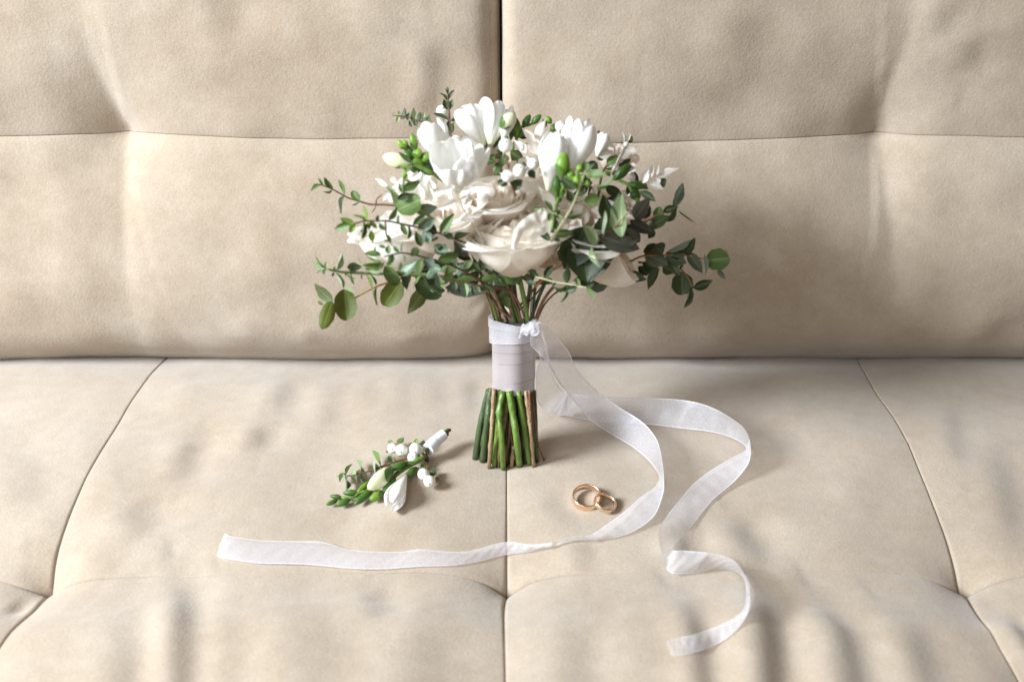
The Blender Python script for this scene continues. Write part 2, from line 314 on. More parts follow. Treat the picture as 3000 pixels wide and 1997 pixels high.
# folds: (points in the F view, half width m, height m, kind)  kind g = ridge or valley, d = slope falling to the right
FOLD = [
 ([(395, 1290), (418, 1370), (425, 1470), (415, 1800)], .012, .0034, 'd'), ([(500, 1330), (520, 1450), (520, 1800)], .014, .0018, 'd'),
 ([(250, 1420), (260, 1500), (240, 1800)], .016, .0030, 'g'), ([(330, 1400), (340, 1480), (330, 1800)], .010, -.0022, 'g'),
 ([(640, 1400), (650, 1500), (660, 1800)], .02, .002, 'g'), ([(850, 1340), (880, 1460)], .012, .0016, 'd'), ([(900, 1380), (930, 1480), (910, 1800)], .018, .0024, 'g'),
 ([(1010, 1400), (1060, 1500), (1070, 1800)], .02, -.002, 'g'),
 ([(1420, 1420), (1450, 1500), (1450, 1800)], .02, .0022, 'g'), ([(1300, 1400), (1330, 1480), (1340, 1800)], .016, .0016, 'd'),
 ([(1540, 1360), (1600, 1460), (1650, 1800)], .011, .0030, 'd'),
 ([(1725, 1345), (1752, 1390), (1772, 1450), (1790, 1800)], .013, .0028, 'd'), ([(1690, 1340), (1700, 1420), (1700, 1800)], .012, .003, 'g'),
 ([(1860, 1350), (1905, 1430), (1960, 1510), (2010, 1800)], .013, .0027, 'd'), ([(1850, 1420), (1880, 1500), (1900, 1800)], .010, .0035, 'g'),
 ([(2030, 1400), (2100, 1500), (2160, 1800)], .016, .0026, 'd'), ([(2300, 1400), (2340, 1450), (2420, 1560)], .009, .0026, 'd'),
 ([(1580, 1220), (1570, 1290)], .010, .0022, 'd'), ([(1680, 1180), (1740, 1260), (1790, 1300)], .014, .0022, 'd'), ([(1480, 1150), (1500, 1230)], .014, .0014, 'g'),
 ([(1335, 1235), (1345, 1320)], .010, .0010, 'd'), ([(1240, 1120), (1330, 1230)], .012, .0012, 'd'),
 ([(455, 965), (485, 1040)], .014, -.0014, 'g'), ([(450, 985), (430, 1050), (410, 1120)], .012, .0016, 'd'), ([(600, 960), (590, 1040)], .012, .0018, 'd'),
 ([(655, 840), (640, 950)], .012, .0012, 'd'), ([(770, 825), (765, 910), (740, 1000)], .012, .0008, 'd'), ([(850, 825), (850, 940)], .012, .0008, 'd'),
 ([(925, 825), (925, 960)], .012, .0009, 'd'), ([(1000, 825), (1010, 940)], .012, .0008, 'd'), ([(1080, 825), (1085, 950)], .010, .0012, 'd'),
 ([(440, 850), (400, 940)], .013, .0022, 'g'), ([(300, 1150), (350, 1240)], .016, .0018, 'd'), ([(190, 1260), (210, 1300), (260, 1320)], .010, .0015, 'g'),
 ([(2190, 900), (2200, 1010), (2215, 1110)], .012, .0014, 'd'), ([(2280, 1000), (2320, 1160), (2330, 1300)], .014, .0014, 'd'),
 ([(2050, 1000), (1950, 1100), (1900, 1180)], .02, .0022, 'g'), ([(1760, 960), (1850, 1040)], .018, -.0018, 'g'), ([(820, 1170), (960, 1230)], .02, .0012, 'g'),
 ([(20, 1010), (60, 1100), (60, 1200)], .02, .0016, 'd'), ([(20, 1375), (60, 1380)], .006, -.002, 'g'),
]
FOLDS = [(catmull(sp(p), 4) if len(p) > 2 else sp(p), w, h, k) for p, w, h, k in FOLD]
def sstep(x): x = np.clip(x, 0, 1); return x*x*(3-2*x)
def folds(X, Y, FS):
    z = np.zeros_like(X)
    for poly, w, h, k in FS:
        wm = max(w) if isinstance(w, tuple) else w
        lo = poly.min(0)-4.5*wm; hi = poly.max(0)+4.5*wm
        m = (X > lo[0]) & (X < hi[0]) & (Y > lo[1]) & (Y < hi[1])
        if not m.any(): continue
        d, s, t = seg_dist(X[m], Y[m], poly)
        e = sstep(t/.35)*sstep((1-t)/.35) if k != 'o' else 1
        e = np.maximum(e, .0)
        if k == 'v':
            wl, wr = w; sd = s if poly[0][1] < poly[-1][1] else -s
            ww = np.where(sd < 0, wl, wr); z[m] += h*np.exp(-(np.sqrt(d*d+1e-6)-.001)/ww)*(1-.75*sstep(t/.95))
        elif k == 'g': z[m] += h*np.exp(-d*d/(2*w*w))*(.25+.75*e)*sstep((t > 0)*1.0)
        else:
            if poly[0][1] < poly[-1][1]: s = -s
            z[m] += h*1.6*(s*d/w)*np.exp(-d*d/(2*w*w))*(.15+.85*e)
    return z
def roundoff(d, R):
    """quarter circle falling to the seam line"""
    q = np.clip(1-d/R, 0, 1); return -R*(1-np.sqrt(np.maximum(0, 1-q*q)))
def hz(X, Y):
    X = np.asarray(X, float); Y = np.asarray(Y, float); sh = X.shape; X = X.ravel(); Y = Y.ravel()
    z = .0012*wavesum(X, Y, .16, 3)+.0003*wavesum(X, Y, .07, 5)
    fb = sstep((.80-Y)/.25)   # grows to the front
    db = np.full(X.shape, 1e9)
    for b in BTN: db = np.minimum(db, np.hypot(X-b[0], Y-b[1]))
    for c in VS:
        d, _, _ = seg_dist(X, Y, c)
        z += -(.0020+.0035*fb)*np.exp(-d/.020)+roundoff(d, .0016+.0022*np.exp(-db/.03))
    dr = np.full(X.shape, 1e9)
    for r in rows:
        d, _, _ = seg_dist(X, Y, r); dr = np.minimum(dr, d)
    z += roundoff(dr, .0007+.004*np.exp(-db/.04)) - (.0006+.004*np.exp(-db/.05))*np.exp(-dr/.012)
    z += -.013*np.exp(-db/.018)
    # front row stands a little prouder than the back row just behind the seam
    ry = np.interp(X, [-.6, -.35, -.2, 0, .2, .35, .6], [.574]*7)
    z += .007*sstep((ry-Y)/.05)*sstep(db/.06)
    z += -.016*np.clip((Y-.665)/.18, 0, 1.4)**2-.002*sstep((Y-.835)/.05)
    z += 1.45*folds(X, Y, FOLDS)
    return z.reshape(sh)
for _ in range(4):   # the seams sink into the padding: find where the sunken lines really lie
    for k, c in CV.items(): ZAT[k] = .5*np.array(ZAT.get(k, np.zeros(len(c))))+.5*.62*hz(c[:, 0], c[:, 1])
    CV = set_curves()
def coons(Bc, Tc, Lc, Rc, U, Vv):
    def ev(c, t):
        L = np.r_[0, np.cumsum(np.linalg.norm(np.diff(c, axis=0), axis=1))]; L /= L[-1]
        return np.stack([np.interp(t, L, c[:, 0]), np.interp(t, L, c[:, 1])], -1)
    b = ev(Bc, U)[:, None]; t = ev(Tc, U)[:, None]; l = ev(Lc, Vv)[None]; r = ev(Rc, Vv)[None]
    u = U[:, None, None]; v = Vv[None, :, None]
    c00, c10, c01, c11 = Bc[0], Bc[-1], Tc[0], Tc[-1]
    return (1-v)*b+v*t+(1-u)*l+u*r-((1-u)*(1-v)*c00+u*(1-v)*c10+(1-u)*v*c01+u*v*c11)
def edge_samples(L, step):
    e = np.array([0, .0003, .0007, .0012, .0018, .0026, .0036, .0048])
    n = max(2, int((L-2*e[-1])/step)); mid = np.linspace(e[-1], L-e[-1], n+1)
    return np.r_[e[:-1], mid, (L-e[:-1])[::-1]]/L
def panel(name, Bc, Tc, Lc, Rc, hf, to3, parent, step=.0033, label=None, thick=.012):
    W = max(np.linalg.norm(np.diff(Bc, axis=0), axis=1).sum(), np.linalg.norm(np.diff(Tc, axis=0), axis=1).sum())
    H = max(np.linalg.norm(np.diff(Lc, axis=0), axis=1).sum(), np.linalg.norm(np.diff(Rc, axis=0), axis=1).sum())
    U = edge_samples(W, step); Vv = edge_samples(H, step)
    S = coons(Bc, Tc, Lc, Rc, U, Vv); Z = hf(S[..., 0], S[..., 1])
    # skirt
    S = np.pad(S, ((1, 1), (1, 1), (0, 0)), mode='edge'); Z = np.pad(Z, 1, mode='edge')
    Z[0] -= thick; Z[-1] -= thick; Z[1:-1, 0] -= thick; Z[1:-1, -1] -= thick
    V = to3(S[..., 0].ravel(), S[..., 1].ravel(), Z.ravel())
    me = mesh(name, V, gridf(len(U)+2, len(Vv)+2), M['suede'])
    o = obj(name, me, parent, label); return o
sofa = empty('sofa', (0, YC, -.02), 'beige suede sofa with button pulled seams that the bouquet, rings and boutonniere lie on', 'sofa')
SO = np.array([0, YC, -.02])
seat3 = lambda x, y, z: np.stack([x, y, z], -1)-SO
xl0, xl1 = -.95, .95
yb = .93
def strip(a, b): return np.array([a, b], float)
LB = strip((-.95, yb), (-.95, rows[0][0][1])); RB = strip((.95, yb), (.95, rows[3][-1][1]))
rows[0][0][0] = -.95; rows[3][-1][0] = .95
cols = [LB[::-1], sL[::-1], sM[::-1], sR[::-1], RB[::-1]]
for i in range(4):
    top = strip(cols[i][-1], cols[i+1][-1])
    panel('seat_panel', rows[i], top, cols[i], cols[i+1], hz, seat3, sofa)
yf = .30
def fext(c):
    c = c[c[:, 1] > yf+.02]; d = c[-1]-c[-2]; d = d/d[1]; return np.vstack([c, c[-1]+d*(yf-c[-1][1])])
fc = [strip(rows[0][0], (-.95, yf)), fext(fL), fext(fM), fext(fR), strip(rows[3][-1], (.95, yf))]
for i in range(4):
    bot = strip(fc[i][-1], fc[i+1][-1])
    panel('front_seat_panel', bot, rows[i], fc[i][::-1], fc[i+1][::-1], hz, seat3, sofa, thick=.10)
# ---- back cushions: coordinates (x, t up the backrest), height along KN
BOFF = np.array([0, .004, -.003])
def backn(px, py, n): 
    p = onplane(px, py, K0+BOFF+n*KN, KN); return float(p[0]), float(np.dot(p-K0-BOFF, KA))
PL = [(-700, 392), (0, 399), (200, 394), (345, 387), (520, 394), (900, 407), (1180, 405), (1380, 402), (1463, 402)]
PR = [(1475, 423), (1700, 422), (1900, 417), (2200, 408), (2400, 399), (2590, 388), (2800, 397), (3000, 402), (3700, 410)]
NL = np.zeros(len(PL)); NR = np.zeros(len(PR))
def set_back():
    global seamL, seamR, BB
    a = np.array([backn(*p, n) for p, n in zip(PL, NL)]); b = np.array([backn(*p, n) for p, n in zip(PR, NR)])
    seamL = catmull(a, 5); seamR = catmull(b, 5); BB = [a[3], b[5]]; return a, b
ca, cb = set_back()
gapx = float(bk([(1468, 200)])[0][0])
TT = .43
BFOLD = [([(345, 387), (310, 280), (268, 150), (245, -60)], (.045, .034), -.0145, 'v'), ([(345, 390), (358, 520), (372, 700), (395, 990)], (.045, .036), -.0140, 'v'),
 ([(430, 420), (450, 600), (480, 850)], .018, .0022, 'g'),
 ([(2590, 388), (2612, 260), (2655, 90), (2680, -60)], (.045, .032), -.0145, 'v'), ([(2590, 391), (2598, 560), (2608, 760), (2630, 990)], (.045, .036), -.0140, 'v'),
 ([(2760, -30), (2735, 120)], .012, .0014, 'd'),
 ([(2680, 420), (2690, 600), (2700, 800)], .018, .0022, 'g'), ([(2850, 60), (2820, 220)], .015, .002, 'd'),
 ([(600, -40), (625, 100), (640, 260)], .012, .0020, 'g'), ([(690, -40), (720, 120)], .012, -.0016, 'g'), ([(60, 420), (80, 620), (80, 860)], .02, -.002, 'g'),
 ([(1260, 60), (1270, 240), (1230, 380)], .012, .0022, 'd'), ([(2100, 0), (2110, 160)], .02, .0015, 'g'), ([(1200, 960), (1205, 1010)], .010, .0014, 'g'), ([(720, 900), (725, 1000)], .010, .0016, 'g'),
 ([(900, 930), (905, 1010)], .008, .0014, 'g'), ([(1390, 930), (1440, 870)], .004, .0012, 'g'), ([(1380, 905), (1430, 850)], .003, -.0010, 'g'), ([(1395, 965), (1440, 930)], .004, -.0010, 'g'),
 ([(2150, 880), (2155, 990)], .016, .0018, 'g'), ([(2400, 920), (2405, 1010)], .012, .0020, 'g'), ([(2860, 900), (2870, 1000)], .012, .0018, 'g')]
BFOLDS = [(catmull(bk(p), 4) if len(p) > 2 else bk(p), w_, h, k) for p, w_, h, k in BFOLD]
def hb(X, Tt):
    sh = X.shape; X = X.ravel(); Tt = Tt.ravel()
    left = X < gapx
    seam = np.where(left, np.interp(X, seamL[:, 0], seamL[:, 1]), np.interp(X, seamR[:, 0], seamR[:, 1]))
    z = .0016*wavesum(X, Tt, .22, 21)+.0006*wavesum(X, Tt, .07, 22)
    z += .022*np.sin(np.clip(Tt/np.maximum(seam, .01), 0, 1)*math.pi*.92)**.8*1.0
    z += .012*np.sin(np.clip((Tt-seam)/.30, 0, 1)*math.pi)
    d = np.abs(Tt-seam); z += roundoff(d, .0011)-.0022*np.exp(-d/.010)
    db = np.full(X.shape, 1e9)
    for b in BB: db = np.minimum(db, np.hypot(X-b[0], Tt-b[1]))
    z += -.0025*np.exp(-db/.012)
    z += roundoff(np.clip(Tt+.0245, 0, 1), .055)-.016*np.exp(-(Tt+.0245)/.035)
    dg = np.abs(X-gapx)-.0012
    z += np.where(left, roundoff(np.maximum(dg, 0), .020)*1.0-.006*np.exp(-dg/.03), roundoff(np.maximum(dg, 0), .012)-.003*np.exp(-dg/.02))
    # bottom corner of the left cushion pulls in
    z += np.where(left, -.02*np.exp(-np.hypot(dg/.03, Tt/.02)), 0)
    z += -.03*sstep((Tt-(TT-.06))/.06)**2
    z += folds(X, Tt, BFOLDS)
    return z.reshape(sh)
for _ in range(4):
    NL = .5*NL+.5*hb(np.minimum(ca[:, 0], gapx-.02), ca[:, 1]); NR = .5*NR+.5*hb(np.maximum(cb[:, 0], gapx+.02), cb[:, 1]); ca, cb = set_back()
def back3(x, t, n):
    return np.stack([x, YC+t*KA[1]+n*KN[1], t*KA[2]+n*KN[2]], -1)+np.array([0, .004, -.003])-SO
g = .0009
def wave_bottom(x):  # the lower edge of the cushions wanders a little
    return .0015*np.sin(x*23+1)+.001*np.sin(x*51)
def bot(xa, xb):
    xs = np.linspace(xa, xb, 30); return np.stack([xs, -.0245+wave_bottom(xs)], -1)
seamL[0][0] = -.95; seamR[-1][0] = .95; seamL[-1][0] = gapx-g; seamR[0][0] = gapx+g
panel('lower_back_panel', bot(-.95, gapx-g), seamL, strip((-.95, -.0245), seamL[0]), strip((gapx-g, -.0245), seamL[-1]), hb, back3, sofa, step=.0036, thick=.03)
panel('upper_back_panel', seamL, strip((-.95, TT), (gapx-g, TT)), strip(seamL[0], (-.95, TT)), strip(seamL[-1], (gapx-g, TT)), hb, back3, sofa, step=.0036, thick=.03)
panel('lower_back_panel', bot(gapx+g, .95), seamR, strip((gapx+g, -.0245), seamR[0]), strip((.95, -.0245), seamR[-1]), hb, back3, sofa, step=.0036, thick=.03)
panel('upper_back_panel', seamR, strip((gapx+g, TT), (.95, TT)), strip(seamR[0], (gapx+g, TT)), strip(seamR[-1], (.95, TT)), hb, back3, sofa, step=.0036, thick=.03)
# top stitching beside the gap: one run of small thread dashes on each cushion
def stitches(xoff, t0, t1):
    V = []; F = []
    ts = np.arange(t0, t1, .0042)
    for t in ts:
        x = gapx+xoff; xs = np.array([x, x]); tt = np.array([t, t+.0026]); n = hb(xs, tt)+.00025
        P = back3(xs, tt, n); v, f = tube_geo(np.array([P[0], (P[0]+P[1])/2+KN*.0002, P[1]]), [.0002, .00032, .0002], 5)
        o = len(V); V += list(v); F += [tuple(i+o for i in q) for q in f]
    s = obj('stitching', mesh('stitching', V, F, M['stitch']), sofa); return s
stitches(-.0085, .20, .41)
# dark inner frame behind and below, so nothing shows through the gaps
def box_part(name, lo, hi, mat):
    lo = np.array(lo)-SO; hi = np.array(hi)-SO
    V = [(x, y, z) for x in (lo[0], hi[0]) for y in (lo[1], hi[1]) for z in (lo[2], hi[2])]
    F = [(0, 1, 3, 2), (4, 6, 7, 5), (0, 4, 5, 1), (2, 3, 7, 6), (0, 2, 6, 4), (1, 5, 7, 3)]
    me = mesh(name, V, F, mat, smooth=False); o = obj(name, me, sofa)
    return o
mk = plant('sofa_lining', (.10, .075, .05), transl=0, var=0)
box_part('base', (-.95, .305, -.32), (.95, 1.10, -.035), mk)
box_part('back_frame', (-.95, YC+.11, -.03), (.95, YC+.20, .40), mk)
def onseat(px, py, dz=0.0):
    z = 0
    for _ in range(5):
        p = seatp(px, py, z); z = float(hz(np.array([p[0]]), np.array([p[1]]))[0])+dz
    return seatp(px, py, z)
# ------------------------------------------------------------------ leaves
def leaf_mesh(shape, curl, cup, seed, wav=0.0):
    """unit leaf from the origin along +Y, width 1, base petiole included"""
    r = random.Random(seed); n = 15; k = 7; V = []; uv = []
    for i in range(n):
        t = .5-.5*math.cos(math.pi*i/(n-1))
        if shape == 'o': wd = (math.sin(math.pi*t**.85))**.85
        elif shape == 'l': wd = (math.sin(math.pi*t**.75))**1.15
        elif shape == 'r': wd = math.sqrt(max(0, 1-(2*t-1)**2))*(1.0) if t > .0 else 0
        elif shape == 'p': wd = (math.sin(math.pi*t**.8))**1.3
        elif shape == 't': wd = min(1, t*3+.25)*(1-.35*t)*(1 if t < .96 else .8)
        wd = max(wd, .03)
        for j in range(k):
            u = j/(k-1)*2-1
            x = .5*wd*u*(1+.04*math.sin(t*17+seed)*abs(u)); y = t+.02*math.sin(seed+t*4)*u
            z = curl*(t*t-.0*t)+cup*(u*u)*wd*.5+wav*math.sin(t*7+seed+u*1.5)*abs(u)*.5-.03*math.exp(-(u*5)**2)
            V.append((x, y, z)); uv.append((u*.5+.5, t))
    return V, gridf(n, k), uv
LCACHE = {}
def leafmesh(shape, tone):
    v = random.randrange(4); key = (shape, tone, v)
    if key not in LCACHE:
        V, F, uv = leaf_mesh(shape, [-.12, .10, .2, -.22][v], [.25, .38, -.15, .3][v], v*7+3, [.03, .07, .05, .1][v])
        LCACHE[key] = mesh('leaf', V, F, M[tone], uv=uv)
    return LCACHE[key]
ROOT = B0.copy()
def place_leaf(base, tip, width, shape, tone, parent, facing=None, roll=0.0, origin=None, name='leaf'):
    d = tip-base; L = np.linalg.norm(d)
    if L < 1e-5: return
    y = d/L; f = BN if facing is None else facing
    if shape == 'o' and width/L < .40:
        tw = L*.48; roll = roll+random.choice((-1, 1))*math.acos(max(.12, min(1, width/tw))); width = tw
    z = f-y*np.dot(f, y); z /= np.linalg.norm(z); x = np.cross(y, z)
    c, s = math.cos(roll), math.sin(roll); x2 = c*x+s*z; z2 = -s*x+c*z
    m = Matrix(((x2[0]*width, y[0]*L, z2[0]*L, base[0]), (x2[1]*width, y[1]*L, z2[1]*L, base[1]), (x2[2]*width, y[2]*L, z2[2]*L, base[2]), (0, 0, 0, 1)))
    o = obj(name, leafmesh(shape, tone), parent)
    if origin is not None: m = Matrix.Translation(Vector(-origin)) @ m
    o.matrix_local = m
    return o
bouquet = empty('bridal_bouquet', tuple(B0), 'white rose and freesia bridal bouquet with eucalyptus standing upright against the sofa back', 'bouquet')
KIND = {'o': 'o', 'r': 'r', 'l': 'l', 'p': 'p', 't': 't'}
def parse(s):
    out = []
    for row in s.strip().replace('\n', ';').split(';'):
        row = row.strip()
        if not row: continue
        q = row.split(); nums = [float(v) for v in q[0].split(',')]; out.append((nums, q[1:]))
    return out
def sprig(reg, stem, n0, n1, leaves, tone='mid', shape='o', r=.0008, mat='twig', name='eucalyptus_sprig', label=None, branches=(), proj=None, parent=None, origin=None, jit=.22, facing=None):
    """stem: photo points from the bouquet outwards ... leaves: base, tip, apparent width"""
    proj = proj or bq; parent = parent or bouquet; origin = ROOT if origin is None else origin
    pts = np.array([fp(reg, *p) for p in stem]); k = len(pts); ns = np.linspace(n0, n1, k)
    P = catmull([proj(p[0], p[1], n) for p, n in zip(pts, ns)], 4) - origin
    V, F = tube_geo(P, np.linspace(r*1.15, r*.6, len(P)), 6)
    for b in branches:
        bp = [fp(reg, *p) for p in b]; dd = np.hypot(*(pts-bp[0]).T); nn = ns[dd.argmin()]
        Q = catmull([proj(p[0], p[1], nn) for p in bp], 3)-origin; v, f = tube_geo(Q, np.linspace(r*.8, r*.4, len(Q)), 6)
        o_ = len(V); V = list(V)+list(v); F = list(F)+[tuple(i+o_ for i in q) for q in f]
    so = obj(name, mesh(name, V, F, M[mat]), parent, label)
    for nums, ext in parse(leaves):
        bx, by, tx, ty, wd = nums[:5]; dn = nums[5] if len(nums) > 5 else 0
        sh = shape; tn = tone
        for e in ext:
            if e in KIND: sh = e
            else: tn = e
        b = fp(reg, bx, by); t = fp(reg, tx, ty); dd = np.hypot(*(pts-np.array(b)).T); nn = ns[dd.argmin()]+dn
        sc = ORG[reg][2]; L = math.hypot(t[0]-b[0], t[1]-b[1])*MPP
        B = proj(*b, nn); T = proj(*t, nn+random.uniform(-jit, jit)*L)
        wm = wd/sc*np.linalg.norm(B-C0)*.98/FPX
        place_leaf(B, T, wm, sh, tn, so, roll=random.uniform(-.25, .25), origin=origin, facing=facing)
    return so
def randleaves(cx, cy, rx, ry, count, n, parent_name, tone, size=(55, 100), seed=0, label=None):
    """inner foliage filling the shaded heart of the bouquet"""
    r = random.Random(seed)
    rows_ = []
    for i in range(count):
        a = r.uniform(0, 6.283); q = math.sqrt(r.random()); x = cx+rx*q*math.cos(a); y = cy+ry*q*math.sin(a)
        l = r.uniform(*size)*.3*2; b = r.uniform(0, 6.283)
        rows_.append('%.0f,%.0f,%.0f,%.0f,%.0f,%.4f %s' % (x, y, x+l*math.cos(b), y+l*math.sin(b), l*r.uniform(.45, .7), r.uniform(-.012, .012), r.choice(tone)))
    return sprig('P', [(1495, 930), ((1495+cx)/2, (930+cy)/2+20), (cx, cy)], n-.01, n, '\n'.join(rows_), name=parent_name, jit=.4, label=label)
# hidden / shaded heart
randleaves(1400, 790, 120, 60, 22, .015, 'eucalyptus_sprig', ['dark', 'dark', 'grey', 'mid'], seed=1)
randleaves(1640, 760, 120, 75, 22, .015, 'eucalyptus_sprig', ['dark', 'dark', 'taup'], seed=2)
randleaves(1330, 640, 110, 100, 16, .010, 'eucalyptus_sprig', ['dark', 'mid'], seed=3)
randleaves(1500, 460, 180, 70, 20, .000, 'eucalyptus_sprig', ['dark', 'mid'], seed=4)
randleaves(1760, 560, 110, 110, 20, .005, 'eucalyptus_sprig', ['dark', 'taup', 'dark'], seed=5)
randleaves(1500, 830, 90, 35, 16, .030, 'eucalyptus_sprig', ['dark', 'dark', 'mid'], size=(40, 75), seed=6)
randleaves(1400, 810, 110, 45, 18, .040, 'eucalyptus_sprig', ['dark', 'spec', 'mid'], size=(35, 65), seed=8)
# left, top twig
sprig('A', [(1500, 1330), (1200, 1260), (950, 1235), (845, 1232), (770, 1228), (680, 1200), (590, 1175), (525, 1145), (415, 1083), (320, 1045), (285, 1035)], .03, .03, '''
295,1038,205,1105,40; 320,1040,280,970,28; 418,1080,335,960,62; 412,1082,325,1130,30; 527,1140,495,985,40; 523,1155,468,1310,32 dark
680,1195,600,1100,80 r; 680,1190,600,1230,25; 845,1235,792,1320,10 l; 300,1036,228,1040,22 dark''', tone='mid', branches=[[(840, 1225), (845, 1180), (880, 1150), (945, 1100)]], label='thin twig with small paired leaves reaching far left')
sprig('C', [(1980, 600), (1900, 470), (1750, 390), (1600, 330), (1450, 275), (1300, 230), (1180, 205), (1060, 180), (950, 158), (850, 158), (720, 160), (620, 188)], .07, .105, '''
630,190,490,130,75 lite; 590,180,430,245,85; 640,190,575,280,65 lite; 740,160,740,0,42 lite; 740,160,635,85,32; 720,170,690,335,50; 790,250,810,370,60 lite
860,170,850,95,40; 870,180,940,250,35; 960,150,1050,25,55 mid; 1060,180,1060,90,30; 1140,295,1080,180,58 mid; 1150,330,1175,205,32; 1200,195,1325,90,70 mid
1465,275,1600,85,98 mid; 1430,265,1250,190,130 dark; 1440,335,1320,260,110 dark; 1500,270,1600,330,70 dark; 945,290,990,365,42 mid; 915,350,975,358,14
870,190,930,245,26; 760,175,680,260,45; 780,160,850,230,40 lite; 800,160,760,240,36; 1250,240,1420,130,120 spec; 1300,260,1380,370,110 spec; 1600,330,1760,250,60 dark; 1700,400,1600,470,80 dark; 1400,400,1580,440,90 spec''', tone='mid', branches=[[(930, 160), (940, 290), (960, 340), (1000, 400)]])
sprig('C', [(2290, 1100), (2240, 970), (2150, 835), (2000, 800), (1880, 760), (1760, 680), (1640, 620), (1520, 575), (1400, 535), (1300, 510), (1190, 483), (1080, 470), (1000, 490), (920, 505)], .045, .11, '''
890,490,735,460,62; 870,545,740,510,45 lite; 900,540,700,625,55 lite; 920,560,720,672,85 pale; 960,480,960,390,62; 1000,480,970,592,62; 1090,460,1090,355,28 dark; 1110,490,1135,585,35
1080,560,1060,660,30 pale; 1250,420,1185,500,84; 1285,405,1225,260,78 dark; 1290,520,1285,718,72; 1310,520,1425,612,112 grey; 1440,545,1650,478,114; 1480,485,1510,385,92 dark
1740,505,1600,340,112 taup; 1545,590,1540,782,75; 1465,640,1640,625,92 pale; 1700,620,1785,530,72 pale; 1840,740,1605,715,78; 1865,740,2015,690,78; 1870,640,1905,470,104 dark
1950,540,2025,470,80 r; 1760,655,1790,560,62; 2150,850,2030,895,62 dark; 1880,770,1990,835,62 dark; 1010,400,1080,470,40; 940,420,860,400,36; 1020,520,940,590,52 lite; 850,480,820,400,30
1990,600,2040,690,70 dark; 2060,600,1950,680,90 dark; 1700,610,1830,620,60 dark; 1380,560,1300,640,60 dark; 1480,490,1400,400,60 dark''', tone='mid')
sprig('C', [(1700, 760), (1400, 690), (1040, 668), (900, 672), (750, 668), (600, 662), (470, 652), (365, 628)], .05, .075, '''
365,625,215,570,62 pale; 350,620,230,530,36 lite; 340,625,330,690,42 pale; 345,612,355,555,36 pale; 350,625,240,655,22 pale; 450,640,490,465,26 pale; 450,670,510,820,34 pale; 560,600,695,612,92 dark; 600,690,580,590,22 lite
600,680,612,780,20 lite; 740,680,845,862,36; 785,690,835,790,14; 840,810,830,985,30 oliv; 690,560,660,500,12 pale; 930,600,1060,795,135 mid r; 1060,690,1245,560,85 spec
1070,670,1170,830,52 dark; 1250,650,1230,815,20; 1310,700,1365,862,20; 560,680,640,720,34; 440,645,425,600,24 lite; 430,660,410,700,24 dark; 545,660,550,700,30 lite; 700,680,700,735,16 twig l; 810,690,770,640,40 lite''', tone='mid', mat='gtwig', r=.0013)
sprig('C', [(1750, 800), (1500, 730), (1200, 690), (1080, 715), (920, 770), (850, 795), (740, 850), (620, 918)], .035, .055, '''
530,826,560,1118,228 r oliv; 412,945,318,1198,152 r oliv; 415,945,225,785,80 pale; 330,975,262,940,34 oliv; 620,915,545,770,62 pale; 1080,750,915,990,215 r oliv; 1330,800,1165,1052,150 oliv
1250,740,1480,880,230 dark r; 1520,800,1900,850,160 grey; 1180,700,1090,760,90 oliv; 1220,760,1500,860,180 dark''', tone='oliv', mat='orange', r=.0009, label='silver dollar sprig with large round olive leaves at lower left', jit=.1)
sprig('C', [(2050, 830), (1850, 790), (1650, 740), (1440, 690)], .055, .06, '''
1440,690,1480,842,88 spec; 1600,740,1612,855,64 spec; 1540,790,1540,870,14 dark; 1650,790,1650,872,16 dark; 1710,760,1748,888,24 pale; 1780,790,1785,888,18 dark; 1840,795,1855,862,28 pale
1470,790,1530,760,42 lite; 1440,630,1330,722,92 spec; 1350,600,1500,640,90 spec; 1700,560,1640,700,90 spec; 1790,560,1860,640,80 dark; 1560,500,1640,560,70 spec; 1900,640,2010,610,70 dark; 1600,545,1640,630,40 pale''', tone='spec')
sprig('A', [(1700, 760), (1590, 640), (1570, 560), (1558, 400), (1550, 300), (1542, 180), (1540, 130)], .01, .005, '''
1540,150,1538,82,28 lite; 1540,160,1520,95,18 mid; 1540,215,1475,132,38 dark; 1548,205,1614,118,36 dark; 1550,308,1500,205,68 dark; 1562,302,1585,205,52 dark; 1545,410,1410,320,42 dark; 1572,412,1692,312,26 dark
1555,556,1545,408,78 dark; 1575,540,1600,430,52 mid; 1590,695,1690,595,72 dark; 1690,600,1800,645,72 dark; 1500,450,1440,390,60 lite; 1520,480,1480,420,50 lite; 1650,690,1720,690,50 lite; 1740,560,1800,640,60 dark''', tone='dark', label='dark small-leaved twig standing up at the top')
sprig('A', [(1500, 470), (1360, 430), (1250, 415), (1150, 380), (1000, 360)], -.01, -.01, '''
1040,350,995,345,32 pale; 1060,370,1045,440,38 pale; 1070,350,1060,315,30 lite; 1105,400,1122,288,48 grey; 1150,410,1160,335,52 grey; 1188,430,1198,285,48 pale; 1170,410,1190,475,46 grey; 1250,420,1272,325,50 grey
1230,400,1213,465,42 dark; 1290,410,1310,325,36 pale; 1320,425,1368,350,36 pale; 1280,420,1345,375,42 grey; 1110,400,1080,360,40 grey; 1210,410,1250,470,44 dark; 1350,430,1370,380,36 pale''', tone='grey', shape='o', label='frosty little eucalyptus tip at the upper left')
